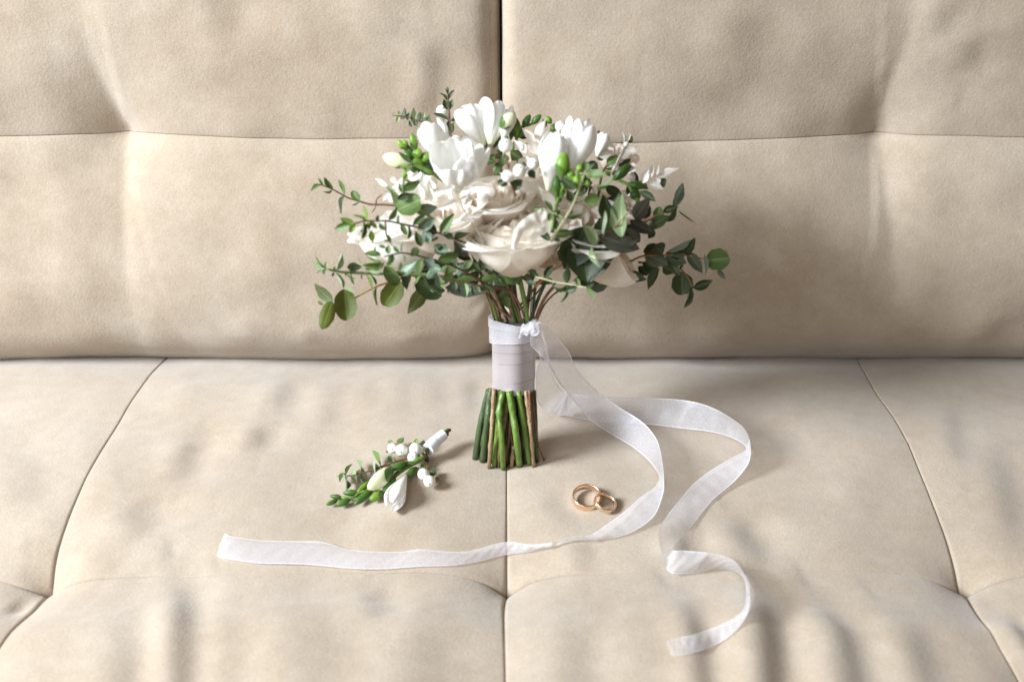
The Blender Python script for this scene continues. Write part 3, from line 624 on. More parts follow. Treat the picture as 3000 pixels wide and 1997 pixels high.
sprig('A', [(1500, 1450), (1300, 1300), (1180, 1180), (1110, 1100), (1110, 1000), (1130, 930)], .06, .085, '''
1100,1085,1268,1008,95 mid; 1040,1255,975,1035,88 pale; 1275,1180,1055,1285,215,.004 r mid; 1215,1290,1440,1262,125 grey; 1110,1120,1060,1020,52 mid; 1170,870,1070,860,52 lite; 1130,900,1100,970,52 lite
1095,950,1185,1022,36 lite; 1160,900,1120,860,60 mid; 1050,1180,1180,1120,70 dark; 1150,930,1110,1000,40 lite''', tone='mid', r=.001, mat='gtwig')
# right, dusky broad leaves
sprig('D', [(400, 800), (560, 640), (800, 515), (915, 425), (1100, 280), (1190, 200), (1300, 80)], .05, .085, '''
880,215,690,640,340 dark; 860,300,900,760,390,-.006 dark; 1080,290,1150,560,260,-.010 dark; 1030,130,1130,300,240,-.012 dark; 865,190,975,405,98,.012 pale; 945,415,1040,602,62,.012 pale; 1010,300,1430,440,200,.004 taup
1200,300,1420,330,200,-.004 taup; 960,640,1130,560,110,-.01 dark; 1080,640,900,740,60,.004 taup; 700,380,640,560,120,-.008 dark; 1240,200,1420,380,200,-.01 dark''', tone='dark', mat='orange', label='spray of broad dusky leaves at the lower right', jit=.15)
sprig('B', [(1100, 1700), (1180, 1500), (1300, 1440), (1480, 1395), (1600, 1330), (1790, 1255)], .06, .02, '''
1200,1480,1070,1125,150,.018 dark; 1045,1560,1055,1290,58,.022 pale; 1240,1548,1210,1120,150,.028 pale; 1370,1385,1490,1165,165,.01 taup; 1320,1385,1555,1520,120,.012 taup; 1460,1370,1527,1248,48 dark
1600,1410,1600,1258,112 r mid; 1735,1260,1858,1035,98 dark; 1645,1300,1782,1250,80 dark; 1680,1400,1785,1270,62 dark; 1500,1460,1705,1330,125,-.004 dark; 1790,1290,1948,1415,20 grey l; 1420,1100,1575,1195,82,-.006 dark
1600,990,1660,1055,110,-.01 dark; 1280,1500,1380,1620,150 taup; 1160,1450,1060,1560,120 dark; 1560,1480,1500,1560,80 dark''', tone='dark', mat='orange', r=.001)
sprig('D', [(700, 760), (1000, 640), (1300, 560), (1450, 500), (1680, 490), (1870, 490), (2000, 520), (2090, 540)], .02, .02, '''
2058,545,2290,522,215 r mid; 2045,485,2090,685,44 grey; 1880,452,2032,668,114 grey; 1850,490,1962,325,88 dark; 1875,470,1672,480,112 dark; 1670,500,1872,560,155 dark; 1690,460,1897,325,24 grey
1465,480,1692,580,165 grey; 1560,390,1640,480,170 dark; 1450,450,1640,430,140,-.005 dark; 1690,545,1825,707,92 grey; 1640,600,1750,670,112 dark; 1610,620,1480,822,88 dark; 2178,640,2248,722,52 grey''', tone='grey', mat='orange', jit=.12, label='round-leaved eucalyptus branch reaching right')
sprig('D', [(1400, 560), (1680, 600), (1800, 620), (1880, 700), (1935, 800)], .012, .018, '''
1830,655,1830,872,218 r dark; 1935,810,2122,728,100 dark; 1920,815,1838,998,78 dark; 1800,620,1840,570,24 grey''', tone='dark', mat='orange', jit=.1)
sprig('D', [(400, 760), (700, 720), (1000, 690), (1280, 650)], .03, .015, '''
1280,650,1482,722,115 grey; 1175,775,1095,690,74 grey; 925,800,1122,755,155 grey; 1160,725,1275,668,52 grey; 1450,560,1600,650,150 dark; 1400,600,1500,690,90 dark; 800,700,1000,760,120 dark; 640,760,760,860,90 dark''', tone='grey', mat='twig')
sprig('D', [(250, 600), (330, 660), (410, 705), (470, 720), (590, 755), (720, 775), (820, 800), (930, 808)], .06, .085, '''
480,705,560,590,78 dark; 480,722,575,765,78 dark; 700,765,708,590,82 dark; 712,790,660,962,52 mid; 805,802,680,850,82 dark; 822,790,795,710,52 mid; 880,795,966,757,66 dark; 898,818,982,902,52 mid
400,705,328,620,62 dark; 300,740,400,770,62 dark; 330,650,280,560,60 dark; 620,750,560,800,44 dark''', tone='dark', mat='ptwig', label='low twig with pale stem and small dark leaves')
sprig('D', [(500, 430), (560, 330), (690, 130), (770, -10), (850, -230), (890, -330)], .07, .135, '''
890,-330,870,-430,82 mid; 930,-300,1080,-300,92 mid; 870,-50,1030,-70,122 mid; 810,-90,880,-170,92 dark; 780,-150,640,-270,94 dark; 760,-30,700,-150,92 dark; 1000,-170,1190,-250,42 mid; 690,120,862,50,54 mid; 660,130,560,70,62 mid
560,60,488,-50,52 mid; 470,35,368,40,46 mid; 550,80,530,160,72 mid; 640,120,620,40,52 dark; 610,250,590,140,62 dark; 600,290,762,265,92 mid; 545,345,418,245,72 dark; 640,340,580,350,50 dark; 900,-250,960,-350,60 mid; 850,-200,800,-330,60 lite
740,110,740,20,40 dark; 560,70,660,130,50 dark''', tone='mid', mat='ptwig', r=.0011, branches=[[(770, -10), (850, -40), (880, -60)], [(680, 130), (600, 90), (540, 70), (470, 35)]], label='nearest twig crossing the front of the flowers on a pale stem')
sprig('B', [(1000, 1200), (1060, 900), (1180, 800), (1280, 680), (1320, 600)], .015, .0, '''
1000,750,1112,580,92 dark; 1090,835,1200,755,82 mid; 1070,780,990,770,60 dark; 920,810,1010,885,92 dark; 1080,880,1160,882,30 lite; 1240,840,1330,790,62 dark; 1210,835,1262,860,50 dark; 1300,625,1350,560,62 mid; 1240,640,1280,560,50 mid
1330,900,1400,1010,70 dark; 1400,1000,1500,1080,70 dark; 1150,900,1240,960,60 mid; 1000,520,1030,525,24 dark''', tone='dark')
# bleached white sprigs
def bleached(reg, stem, n0, n1, L, **k): return sprig(reg, stem, n0, n1, L, tone='blea', shape='p', mat='blea', r=.0007, name='bleached_ruscus_sprig', **k)
bleached('B', [(1300, 1150), (1440, 1030), (1540, 970), (1620, 930)], .02, .02, '1440,1030,1505,870,84; 1510,972,1550,825,52; 1570,955,1600,835,48; 1595,958,1792,873,88; 1570,965,1610,1038,66; 1488,1018,1648,1082,84', label='bleached white sprig standing out at the right')
bleached('B', [(1150, 900), (1220, 760), (1275, 660), (1290, 620)], .012, .01, '1250,640,1243,510,44; 1282,632,1325,495,32; 1250,700,1438,712,66; 1230,782,1350,718,62; 1380,690,1412,660,22; 1320,830,1382,850,32; 1270,935,1395,872,52; 1335,1015,1340,905,74; 1120,962,1205,845,44; 1010,762,1172,708,92; 1120,600,1150,680,50; 1255,650,1300,640,56')
bleached('B', [(500, 950), (450, 830), (420, 700), (390, 600)], .045, .04, '385,600,258,485,74; 395,592,495,405,96; 340,570,440,735,118; 300,730,232,610,84; 430,745,320,590,116; 470,760,450,615,84; 500,800,440,905,44; 480,780,600,700,80; 460,900,480,960,30; 380,880,300,760,90; 520,900,400,950,60; 250,700,190,600,70; 560,640,470,560,70')
bleached('A', [(1900, 1600), (1710, 1310), (1650, 1180), (1580, 1050)], .07, .095, '1600,1062,1392,1122,74; 1640,1182,1425,1285,84; 1700,1242,1785,1180,54; 1722,1300,1640,1200,70; 1600,1100,1560,1000,50; 1660,1200,1760,1130,50; 1780,1350,1900,1300,70; 1750,1330,1660,1420,70; 1800,1400,1650,1360,60')
bleached('A', [(1700, 900), (1720, 760), (1730, 700)], .045, .035, '1730,712,1690,545,88; 1722,722,1675,645,44; 1740,700,1800,610,60; 1560,840,1440,750,60')
bleached('A', [(1500, 1250), (1250, 1150), (1040, 1090), (960, 1060)], .045, .05, '970,1062,808,968,52; 1035,1035,980,935,66; 955,1105,898,1205,54; 1385,1190,1345,1040,96; 1300,1185,1240,1035,96; 1262,1055,1130,930,110; 1320,1050,1290,920,90; 1420,1080,1330,980,90; 1210,1000,1240,900,70; 1120,1150,1160,1240,60; 1200,1180,1120,1290,60')
# ------------------------------------------------------------------ roses
def frame(axis, ref=None):
    z = np.array(axis, float); z /= np.linalg.norm(z); ref = np.array([1., 0, 0]) if ref is None or abs(z[0]) > .9 else np.array(ref)
    if abs(np.dot(z, ref)) > .95: ref = np.array([0, 0, 1.])
    x = ref-z*np.dot(ref, z); x /= np.linalg.norm(x); return x, np.cross(z, x), z
def petal_geo(R, phi, s, r, deep=1.0):
    """one rose petal; s = 0 heart .. 1 outermost"""
    n, k = 17, 19; V = []; uv = []
    inner = max(0, 1-s/.55)
    hw = .76+.42*s+r.uniform(-.08, .08)
    ro = R*(.07+.80*s**.9); H = deep*R*(.86-.10*s-.10*inner**2+r.uniform(-.06, .06)); openn = .02+.16*s**2+r.uniform(-.03, .05)
    lip = R*(.05+.13*s**1.5)*r.uniform(.4, 1.5); ph = r.uniform(0, 6.28); ph2 = r.uniform(0, 6.28); ruf = R*(.060-.022*s)*r.uniform(.6, 1.5); notch = r.uniform(-.03, .06)
    tw = r.uniform(-.25, .25); roll = r.uniform(0, 1)
    for i in range(n):
        b = (i/(n-1))**.85
        for j in range(k):
            a = j/(k-1)*2-1
            wd = (math.sin(min(1, (.10+.95*b))*math.pi*.60))**.7
            bb = b*(1-abs(a)**3.0*(.30-.1*s)-notch*math.exp(-(a*3)**2)+.035*math.sin(a*4+ph2)*b)
            rr = ro*(.12+.88*math.sin(math.pi*(.13+.50*bb**.8))**(1+.6*(1-bb))) + openn*R*bb**2
            zz = H*bb**(.9)
            curl = max(0, bb-.74)/.26
            rr += lip*curl**1.5*(1+.4*math.sin(a*3+ph)); zz -= lip*.95*curl**2.6
            rr += ruf*math.sin(a*4.2+ph)*bb**4+ruf*.45*math.sin(a*9+ph2)*bb**5+R*.015*math.sin(a*14+ph)*bb**6
            zz += R*.030*math.sin(a*5+ph2)*bb**5
            rr += R*(.01+.16*s*roll)*max(0, abs(a)-.45)**2*3*bb
            an = phi+a*hw*wd+tw*bb*.3
            V.append((rr*math.cos(an), rr*math.sin(an), zz-.15*R)); uv.append((a*.5+.5, b))
    return V, gridf(n, k), uv
RM = {}; RMAT = {}
def rose(px, py, n, Rpx, ax, count=30, mats=('rose', 'rosein'), seed=0, label=None, deep=1.35):
    R = Rpx*MPP; c = bq(px, py, n)-ROOT; axis = ax[0]*np.array([1., 0, 0])+ax[1]*BA+ax[2]*BN; x, y, z = frame(axis)
    rr = random.Random(seed)
    # green base and heart
    prof = [(.02, -.42), (.14, -.36), (.20, -.22), (.17, -.12), (.16, 0), (.13, .35), (.03, .55)]
    V = []; m = 10
    for q, h in prof:
        for k in range(m):
            a = 2*math.pi*k/m; V.append((q*R*math.cos(a), q*R*math.sin(a), h*R))
    F = gridf(len(prof), m, closed=True); mi = [0]*(3*m)+[1]*(3*m)
    me = mesh('rose', V, F, [M['budd'], M[mats[1]]], midx=mi); ro = obj('rose', me, bouquet, label)
    ro.matrix_local = Matrix(((x[0], y[0], z[0], c[0]), (x[1], y[1], z[1], c[1]), (x[2], y[2], z[2], c[2]), (0, 0, 0, 1)))
    RMAT[ro.name] = Matrix(((x[0], y[0], z[0], c[0]), (x[1], y[1], z[1], c[1]), (x[2], y[2], z[2], c[2]), (0, 0, 0, 1)))
    for k in range(count):
        s = ((k+.5)/count)**.80; phi = k*2.39996+rr.uniform(-.2, .2)
        V, F, uv = petal_geo(R, phi, s, rr, deep)
        obj('petal', mesh('petal', V, F, M[mats[1] if s < .52 else mats[0]], uv=uv), ro)
    return ro
rose(1500, 774, .044, 140, (-.02, .95, .27), 27, seed=5, label='large creamy rose at the centre front with a peach heart', deep=1.42)
rose(1318, 706, .040, 124, (-.25, .88, .40), 19, seed=9)
rose(1220, 770, .034, 122, (-.36, .9, .16), 18, mats=('rosew', 'rosew'), seed=12, label='bright white rose turned to the left', deep=1.75)
rose(1452, 632, .034, 100, (-.05, .90, .36), 17, seed=15, deep=1.2)
rose(1400, 690, .040, 84, (-.2, .85, .45), 14, seed=51)
rose(1612, 690, .040, 84, (.15, .85, .45), 14, seed=52)
rose(1712, 730, .034, 118, (.12, .88, .42), 20, seed=21)
rose(1800, 672, .004, 90, (.30, .88, .30), 24, seed=24, label='peach tinted rose at the right behind the leaves')
rose(1790, 490, -.012, 62, (.3, .9, .2), 18, seed=27)
rose(1745, 800, .022, 84, (.80, .55, .14), 16, seed=31, label='cream rose turned sideways at the lower right', deep=1.6)
rose(1640, 826, .026, 70, (-.05, .97, .16), 16, seed=35, deep=1.5)
rose(1575, 575, .014, 98, (.05, .93, .30), 16, seed=38)
rose(1240, 580, .014, 70, (-.45, .82, .30), 18, mats=('rosew', 'rosew'), seed=44)
# outer petals of the front rose folded over along a rolled edge
def foldpetal(reg, S, mat, parent, bulge=.003):
    A = catmull([bq(*fp(reg, a, b), n) for a, b, n, _, _, _ in S], 6); B = catmull([bq(*fp(reg, a, b), n) for _, _, _, a, b, n in S], 6); V = []; uv = []
    for i in range(len(A)):
        for j in range(9):
            t = j/8; V.append(A[i]+(B[i]-A[i])*t+BN*bulge*math.sin(math.pi*t)*(1+.3*math.sin(i*.8))-ROOT); uv.append((t, .4+.6*i/len(A)))
    me = mesh('petal', V, gridf(len(A), 9), M[mat], uv=uv); me.transform(RMAT[parent.name].inverted()); return obj('petal', me, parent)
FRONT = bpy.data.objects['rose']
foldpetal('B', [(455, 1265, .095, 480, 1290, .088), (400, 1300, .098, 470, 1400, .090), (320, 1340, .100, 480, 1450, .090), (250, 1400, .100, 350, 1480, .092), (190, 1480, .098, 270, 1545, .092), (170, 1580, .092, 225, 1640, .086), (155, 1680, .082, 225, 1720, .076), (140, 1790, .066, 200, 1805, .062)], 'rose', FRONT)
foldpetal('B', [(480, 1290, .084, 595, 1330, .070), (450, 1420, .086, 600, 1420, .068), (380, 1500, .086, 580, 1540, .066), (300, 1600, .082, 500, 1640, .062), (230, 1720, .074, 380, 1745, .056), (190, 1800, .060, 240, 1805, .052)], 'rose', FRONT, .005)
foldpetal('B', [(420, 1050, .082, 560, 1130, .070), (440, 1110, .086, 600, 1200, .070), (470, 1200, .088, 590, 1290, .072)], 'rose', FRONT, .004)
# ------------------------------------------------------------------ freesias
def fpetal_geo(L, phi, r0, r1, W, curl, rr):
    """freesia tepal: narrow claw, broad blade, rounded end, hollowed across"""
    n, k = 20, 11; V = []; uv = []; ph = rr.uniform(0, 6); bend = rr.uniform(-.04, .05)
    for i in range(n):
        b = 1-(1-i/(n-1))**1.7
        op = max(0, min(1, .55-curl*.45)); ro = op*(r0+(r1-r0)*b**1.2)+(1-op)*(r0+(r1-r0)*(math.sin(math.pi*(.66*b))/.95)**1.15)
        prof = (.34+.66*sstep((b-.05)/.55))*math.sqrt(max(0, 1-max(0, (b-.62)/.38)**2.4))
        wd = max(W*prof, r0*.12)
        for j in range(k):
            a = j/(k-1)*2-1
            x = wd*a; th = x/max(ro, wd*.72); cc = .16*wd*a*a
            q = ro-curl*L*.22*max(0, b-.6)**2*6+cc*(-1)+bend*L*b*b+.012*L*math.sin(a*4+ph)*b
            V.append((q*math.cos(phi+th), q*math.sin(phi+th), L*b)); uv.append((a*.5+.5, b))
    return V, gridf(n, k), uv
def freesia(reg, base, tip, wpx, n0, n1, openness=.5, seed=0, label=None, proj=None, parent=None, origin=None, name='freesia_flower', mat='frees', tmat=None):
    proj = proj or bq; parent = parent or bouquet; origin = ROOT if origin is None else origin
    b = fp(reg, *base); t = fp(reg, *tip); B = proj(*b, n0); T = proj(*t, n1); ax = T-B; L = np.linalg.norm(ax); x, y, z = frame(ax)
    rr = random.Random(seed); r1 = wpx/ORG[reg][2]*MPP*.5; r0 = r1*.16
    tl = .32*L
    P = np.array([(0, 0, -.02*L), (0, 0, tl*.5), (0, 0, tl*1.15)]); V, F = tube_geo(P, [r0*.9, r0*1.1, r0*1.9], 8, cap=False)
    fl = obj(name, mesh(name, V, F, M[tmat or mat]), parent, label); c = B-origin
    fl.matrix_local = Matrix(((x[0], y[0], z[0], c[0]), (x[1], y[1], z[1], c[1]), (x[2], y[2], z[2], c[2]), (0, 0, 0, 1)))
    a0 = rr.uniform(0, 2)
    for k in range(6):
        inner = k % 2
        V, F, uv = fpetal_geo(L*rr.uniform(.92, 1.0)*(1 if not inner else .95), a0+k*math.pi/3+rr.uniform(-.08, .08), r0*1.05, r1*(.98 if not inner else .80)*rr.uniform(.92, 1.05), min(r1*.64, L*.27)*(1 if not inner else .92), (.62-openness)*1.2, rr)
        obj('petal', mesh('petal', V, F, M[mat], uv=uv), fl)
    return fl
freesia('A', (1500, 800), (1330, 415), 330, .045, .040, .1, 1, label='half open white freesia at the upper left')
freesia('A', (1890, 650), (1720, 240), 340, .02, .018, .35, 2, label='open white freesia at the very top')
freesia('A', (1960, 640), (2020, 225), 340, .024, .012, .4, 22)
freesia('A', (2080, 600), (2150, 300), 170, .03, .01, .1, 23)
freesia('A', (1640, 1090), (1560, 690), 440, .070, .100, .55, 3, label='wide open white freesia at the left of centre')
freesia('A', (1640, 1080), (1840, 590), 330, .066, .070, .35, 31)
freesia('A', (1660, 1060), (1720, 830), 230, .085, .105, .2, 32)
freesia('B', (525, 1085), (615, 500), 310, .085, .080, .1, 4, label='tall narrow white freesia at the right of centre')
freesia('B', (720, 930), (890, 420), 370, .080, .070, .2, 5, label='tall broad white freesia at the right of centre')
freesia('B', (800, 640), (820, 385), 260, .03, .025, .2, 6)
freesia('B', (1000, 760), (1090, 530), 160, .04, .035, .2, 7)
freesia('A', (1560, 420), (1475, 255), 130, -.012, -.012, .1, 8)
# ------------------------------------------------------------------ buds
def bud(reg, bx, by, tx, ty, wd, n, tone, parent, proj=None, origin=None, calyx='budd', dn=0.0, name='bud'):
    proj = proj or bq; origin = ROOT if origin is None else origin
    b = fp(reg, bx, by); t = fp(reg, tx, ty); B = proj(*b, n); T = proj(*t, n+dn); ax = T-B; L = np.linalg.norm(ax); x, y, z = frame(ax)
    R = wd/ORG[reg][2]*MPP*.5; m = 12
    prof = [(.25, -.02), (.55, .08), (.82, .22), (1.0, .42), (.97, .58), (.80, .76), (.52, .9), (.22, .98), (.02, 1.0)]
    V = []
    for q, h in prof:
        for k in range(m):
            a = 2*math.pi*k/m; rr = R*q*(1+.07*math.cos(3*a+h*2.5)); V.append((rr*math.cos(a), rr*math.sin(a), L*h))
    F = gridf(len(prof), m, closed=True); mi = [0]*len(F)
    # two green bracts clasping the base
    for side in (0, math.pi):
        o = len(V); nn, kk = 7, 5
        for i in range(nn):
            h = i/(nn-1)*.52-.03; q = np.interp(h, [p[1] for p in prof], [p[0] for p in prof])*1.07+.03
            for j in range(kk):
                a = side+.4+(j/(kk-1)*2-1)*1.35*math.sqrt(max(.02, 1-(i/(nn-1))**2.2)); V.append((R*q*math.cos(a), R*q*math.sin(a), L*h))
        f = gridf(nn, kk, o); F += f; mi += [1]*len(f)
    me = mesh(name, V, F, [M[tone], M[calyx]], midx=mi); o = obj(name, me, parent); c = B-origin
    o.matrix_local = Matrix(((x[0], y[0], z[0], c[0]), (x[1], y[1], z[1], c[1]), (x[2], y[2], z[2], c[2]), (0, 0, 0, 1)))
    return o
def stalk(reg, pts, n0, n1, buds, name='freesia_bud_spray', mat='sg', r=.0011, label=None, proj=None, parent=None, origin=None):
    proj = proj or bq; parent = parent or bouquet; origin = ROOT if origin is None else origin
    q = [fp(reg, *p) for p in pts]; ns = np.linspace(n0, n1, len(q)); P = catmull([proj(a[0], a[1], n) for a, n in zip(q, ns)], 4)-origin
    so = tube(name, P, np.linspace(r*1.3, r*.7, len(P)), M[mat], parent, 7, label)
    qa = np.array(q)
    for nums, ext in parse(buds):
        bx, by, tx, ty, wd = nums[:5]; dn = nums[5] if len(nums) > 5 else 0
        b = np.array(fp(reg, bx, by)); n = ns[np.hypot(*(qa-b).T).argmin()]+dn
        tn = ext[0] if ext else 'bud'
        bud(reg, bx, by, tx, ty, wd, n, tn, so, proj=proj, origin=origin)
    return so
stalk('B', [(560, 1500), (600, 1250), (640, 1130), (700, 1010), (800, 960)], .08, .115, '650,955,680,718,112; 735,1010,750,885,76; 810,1085,815,935,88; 600,1150,603,945,78 budd; 860,900,800,850,66; 650,1165,660,1040,52; 930,1060,880,1000,50; 600,1200,650,1150,60; 690,1080,640,1000,60 budd; 1000,1085,1060,1040,42', label='lime green freesia buds in front at the right')
stalk('B', [(1400, 1260), (1390, 1180), (1340, 1100), (1290, 1030), (1190, 990)], .05, .04, '1160,985,1332,838,84 budd; 1300,1032,1482,1062,72 budd; 1330,1110,1422,1170,92 budd', mat='sg', r=.0014, label='freesia bud stalk pointing right')
stalk('B', [(160, 720), (200, 620), (260, 480), (340, 455), (440, 395)], .015, .01, '212,582,200,378,88 bud; 155,600,165,490,40 budd; 60,565,10,420,84; 275,478,345,352,62 budd; 365,445,450,352,56 budd; 548,440,500,368,52; 575,545,575,440,66 budd; 672,545,672,478,50; 240,570,290,490,40 budd; 500,470,470,400,40 budd', r=.0011)
stalk('A', [(1500, 1000), (1400, 930), (1300, 840), (1220, 760), (1150, 690)], .035, .045, '1225,695,1188,535,66; 1140,690,1045,608,62; 1135,665,1108,600,52; 1185,765,1130,640,70 budd; 1240,755,1215,690,60; 1250,780,1255,680,70; 1385,810,1285,735,104; 1300,885,1185,755,98; 1390,932,1250,800,110 budd; 1265,915,1165,830,84 budd; 1165,800,1130,700,70 budd', label='cluster of green freesia buds at the left')
stalk('A', [(1400, 930), (1260, 860), (1165, 830)], .05, .055, '1175,832,905,760,128,.0 cream', r=.0013)
stalk('A', [(1560, 820), (1540, 760)], .055, .06, '1590,730,1420,650,140 cream; 2060,480,2190,340,110,-.03 frees')
# ------------------------------------------------------------------ snowberries
def berry(c, R, parent, origin, face):
    m, nn = 14, 10; V = []; F = []
    x, y, z = frame(face)
    for i in range(nn+1):
        th = math.pi*i/nn
        for k in range(m):
            a = 2*math.pi*k/m; rr = R*(1+.02*math.cos(3*a)*math.sin(th)); h = math.cos(th)
            dent = .06*math.exp(-(th/.28)**2); V.append(tuple(np.array(c)-origin+rr*math.sin(th)*(math.cos(a)*x+math.sin(a)*y)+rr*(h*1.04-dent)*z))
    F = gridf(nn+1, m, closed=True); mi = [0]*len(F)
    o = len(V); tipc = np.array(c)-origin+R*.985*z
    for i, (q, h) in enumerate([(.11, 0), (.10, .05), (.05, .10), (.005, .08)]):
        for k in range(6): a = k*math.pi/3; V.append(tuple(tipc+R*q*(math.cos(a)*x+math.sin(a)*y)+R*h*z))
    f = gridf(4, 6, o, closed=True); F += f; mi += [1]*len(f)
    return obj('berry', mesh('berry', V, F, [M['berry'], M['tip']], midx=mi), parent)
def snowberries(reg, stem, n, bl, leaves, proj=None, parent=None, origin=None, label=None, facing=None):
    so = sprig(reg, stem, n-.004, n-.004, leaves, tone='dark', name='snowberry_twig', r=.0008, proj=proj, parent=parent, origin=origin, label=label, facing=facing)
    pj = proj or bq; org = ROOT if origin is None else origin
    for (x, y, r, fx, fy, dn) in bl:
        q = fp(reg, x, y); P = pj(*q, n+dn); R = r/ORG[reg][2]*np.linalg.norm(P-C0)*.97/FPX
        berry(P, R, so, org, np.array([fx, -1.0, 0.55+fy]))
    return so
snowberries('B', [(200, 1150), (150, 1000), (130, 870), (110, 760)], .105, [(125, 955, 63, 0, .1, 0), (243, 902, 68, .1, .8, .003), (378, 832, 60, .3, .0, -.004), (300, 860, 44, .1, .9, -.01)],
            '160,1085,262,985,110 dark; 30,1035,90,985,60 dark; 330,895,390,970,80 dark; 300,820,270,860,60 dark; 250,1000,200,1080,80 dark; 120,1000,60,1060,60 dark', label='snowberries between the roses and freesias')
snowberries('B', [(140, 870), (100, 780), (95, 720)], .085, [(105, 655, 72, .1, .9, 0)], '95,735,95,850,98 mid; 60,735,0,785,60 dark; 50,730,10,700,20 dark', label='single snowberry on two green leaves')
snowberries('A', [(1500, 470), (1500, 400)], -.005, [(1490, 325, 66, .2, .8, 0), (1625, 605, 52, .2, .8, .02)], '1560,640,1600,560,50')
snowberries('B', [(640, 560), (640, 520)], .02, [(640, 470, 54, .2, 1.2, 0), (1283, 645, 28, 0, .5, .0)], '600,500,640,560,40')
# ------------------------------------------------------------------ stems, binding
HR = 65*MPP*1.0
def hnd(px, py, n): return bq(px, py, n)
STEMS = [  # E-view: bottom -> top, radius px in that view, depth n at bottom, at top, material
 ([(242, 1288), (272, 1080), (304, 930), (349, 760)], 25, .006, .006, 'sd'), ([(298, 1308), (325, 1080), (350, 860), (364, 750)], 26, .016, .010, 'sd'),
 ([(346, 1360), (362, 1150), (374, 950), (385, 755)], 15, .024, .014, 'sb'), ([(386, 1352), (400, 1180), (415, 980), (425, 770)], 18, .014, .012, 'sg'),
 ([(456, 1368), (445, 1150), (425, 935), (455, 770)], 22, .026, .014, 'sg'), ([(422, 1352), (426, 1200), (415, 1000), (418, 760)], 10, .018, .012, 'sb'),
 ([(580, 1344), (560, 1150), (530, 950), (500, 770)], 26, .026, .015, 'sg'), ([(658, 1332), (632, 1150), (600, 950), (570, 770)], 22, .018, .013, 'sg'),
 ([(690, 1350), (672, 1150), (655, 980), (628, 770)], 14, .020, .014, 'sb'), ([(768, 1302), (715, 1140), (695, 980), (675, 770)], 7, .010, .012, 'sr'),
 ([(712, 1312), (705, 1050), (698, 880), (690, 765)], 16, .004, .004, 'sd'), ([(518, 1352), (528, 1260), (540, 1190)], 15, .014, .008, 'sb'),
 ([(500, 1320), (500, 1050), (490, 770)], 20, -.004, -.004, 'sd'), ([(610, 1320), (600, 1050), (580, 770)], 22, -.006, -.004, 'sd'), ([(430, 1320), (440, 1050), (440, 770)], 20, -.004, -.004, 'sd'),
 ([(540, 1300), (530, 1050), (520, 770)], 18, .004, .002, 'sb'), ([(660, 1310), (650, 1050), (640, 770)], 18, .002, .0, 'sr'), ([(350, 1310), (380, 1050), (400, 770)], 18, -.002, -.002, 'sd'),
 ([(275, 1292), (330, 1050), (370, 770)], 22, -.006, -.004, 'sd'), ([(320, 1300), (355, 1050), (390, 770)], 24, .004, .0, 'sd'), ([(455, 1310), (465, 1050), (470, 770)], 24, .002, .002, 'sr'), ([(625, 1320), (620, 1050), (600, 770)], 22, .006, .004, 'sd'), ([(680, 1315), (665, 1050), (660, 770)], 22, -.006, -.006, 'sd'), ([(540, 1310), (540, 1050), (540, 770)], 26, -.008, -.008, 'sd'), ([(560, 1330), (545, 1100), (530, 770)], 16, .008, .006, 'sd'), ([(480, 1330), (480, 1100), (478, 770)], 14, .008, .006, 'sd'), ([(668, 1000), (660, 900), (655, 760)], 10, .019, .014, 'sr')]
rs_ = random.Random(77)
for k in range(20):
    f = (k+.5)/20; xb = 262+f*430+rs_.uniform(-12, 12); xt = 374+f*308; lay = rs_.choice([-.010, -.004, .002, .008, .012])*(1-abs(2*f-1)*.6)
    STEMS.append(([(xb, 1300+34*math.sin(math.pi*f)+rs_.uniform(-12, 10)), (xb*.6+xt*.4+rs_.uniform(-8, 8), 1100), (xb*.25+xt*.75+rs_.uniform(-6, 6), 930), (xt, 768)], rs_.uniform(10, 15), lay, lay*.8, rs_.choice(['sg', 'sd', 'sd', 'sg', 'sb', 'sr'])))
for pts, rp, n0, n1, mt in STEMS:
    q = [fp('E', *p) for p in pts]; ns = np.linspace(n0, n1, len(q))
    P = [bq(a[0], a[1], n) for a, n in zip(q, ns)]
    if len(pts) > 3 or pts[0][1] > 1280:   # stand the cut ends on the seat
        if pts[0][1] > 1280 and mt != 'sr' or True:
            zz = float(hz(np.array([P[0][0]]), np.array([P[0][1]]))[0]); P[0] = P[0]*1.0
            P[0] = onseat(q[0][0], q[0][1], .0)
    P = catmull(P, 5)-ROOT; R = rp*.97/2.614*MPP*(1+.04*np.sin(np.arange(len(P))*1.7+rp))
    if mt == 'sb':   # knotted nodes
        for k in (4, 9, 13):
            if k < len(R): R[k] *= 1.4
    if rp == 22 and pts[0][0] == 456: R[10] *= 1.3
    # cut end first ring widened slightly
    tube('stem', P, R, M[mt], bouquet, 10, capmat=M['cut'])
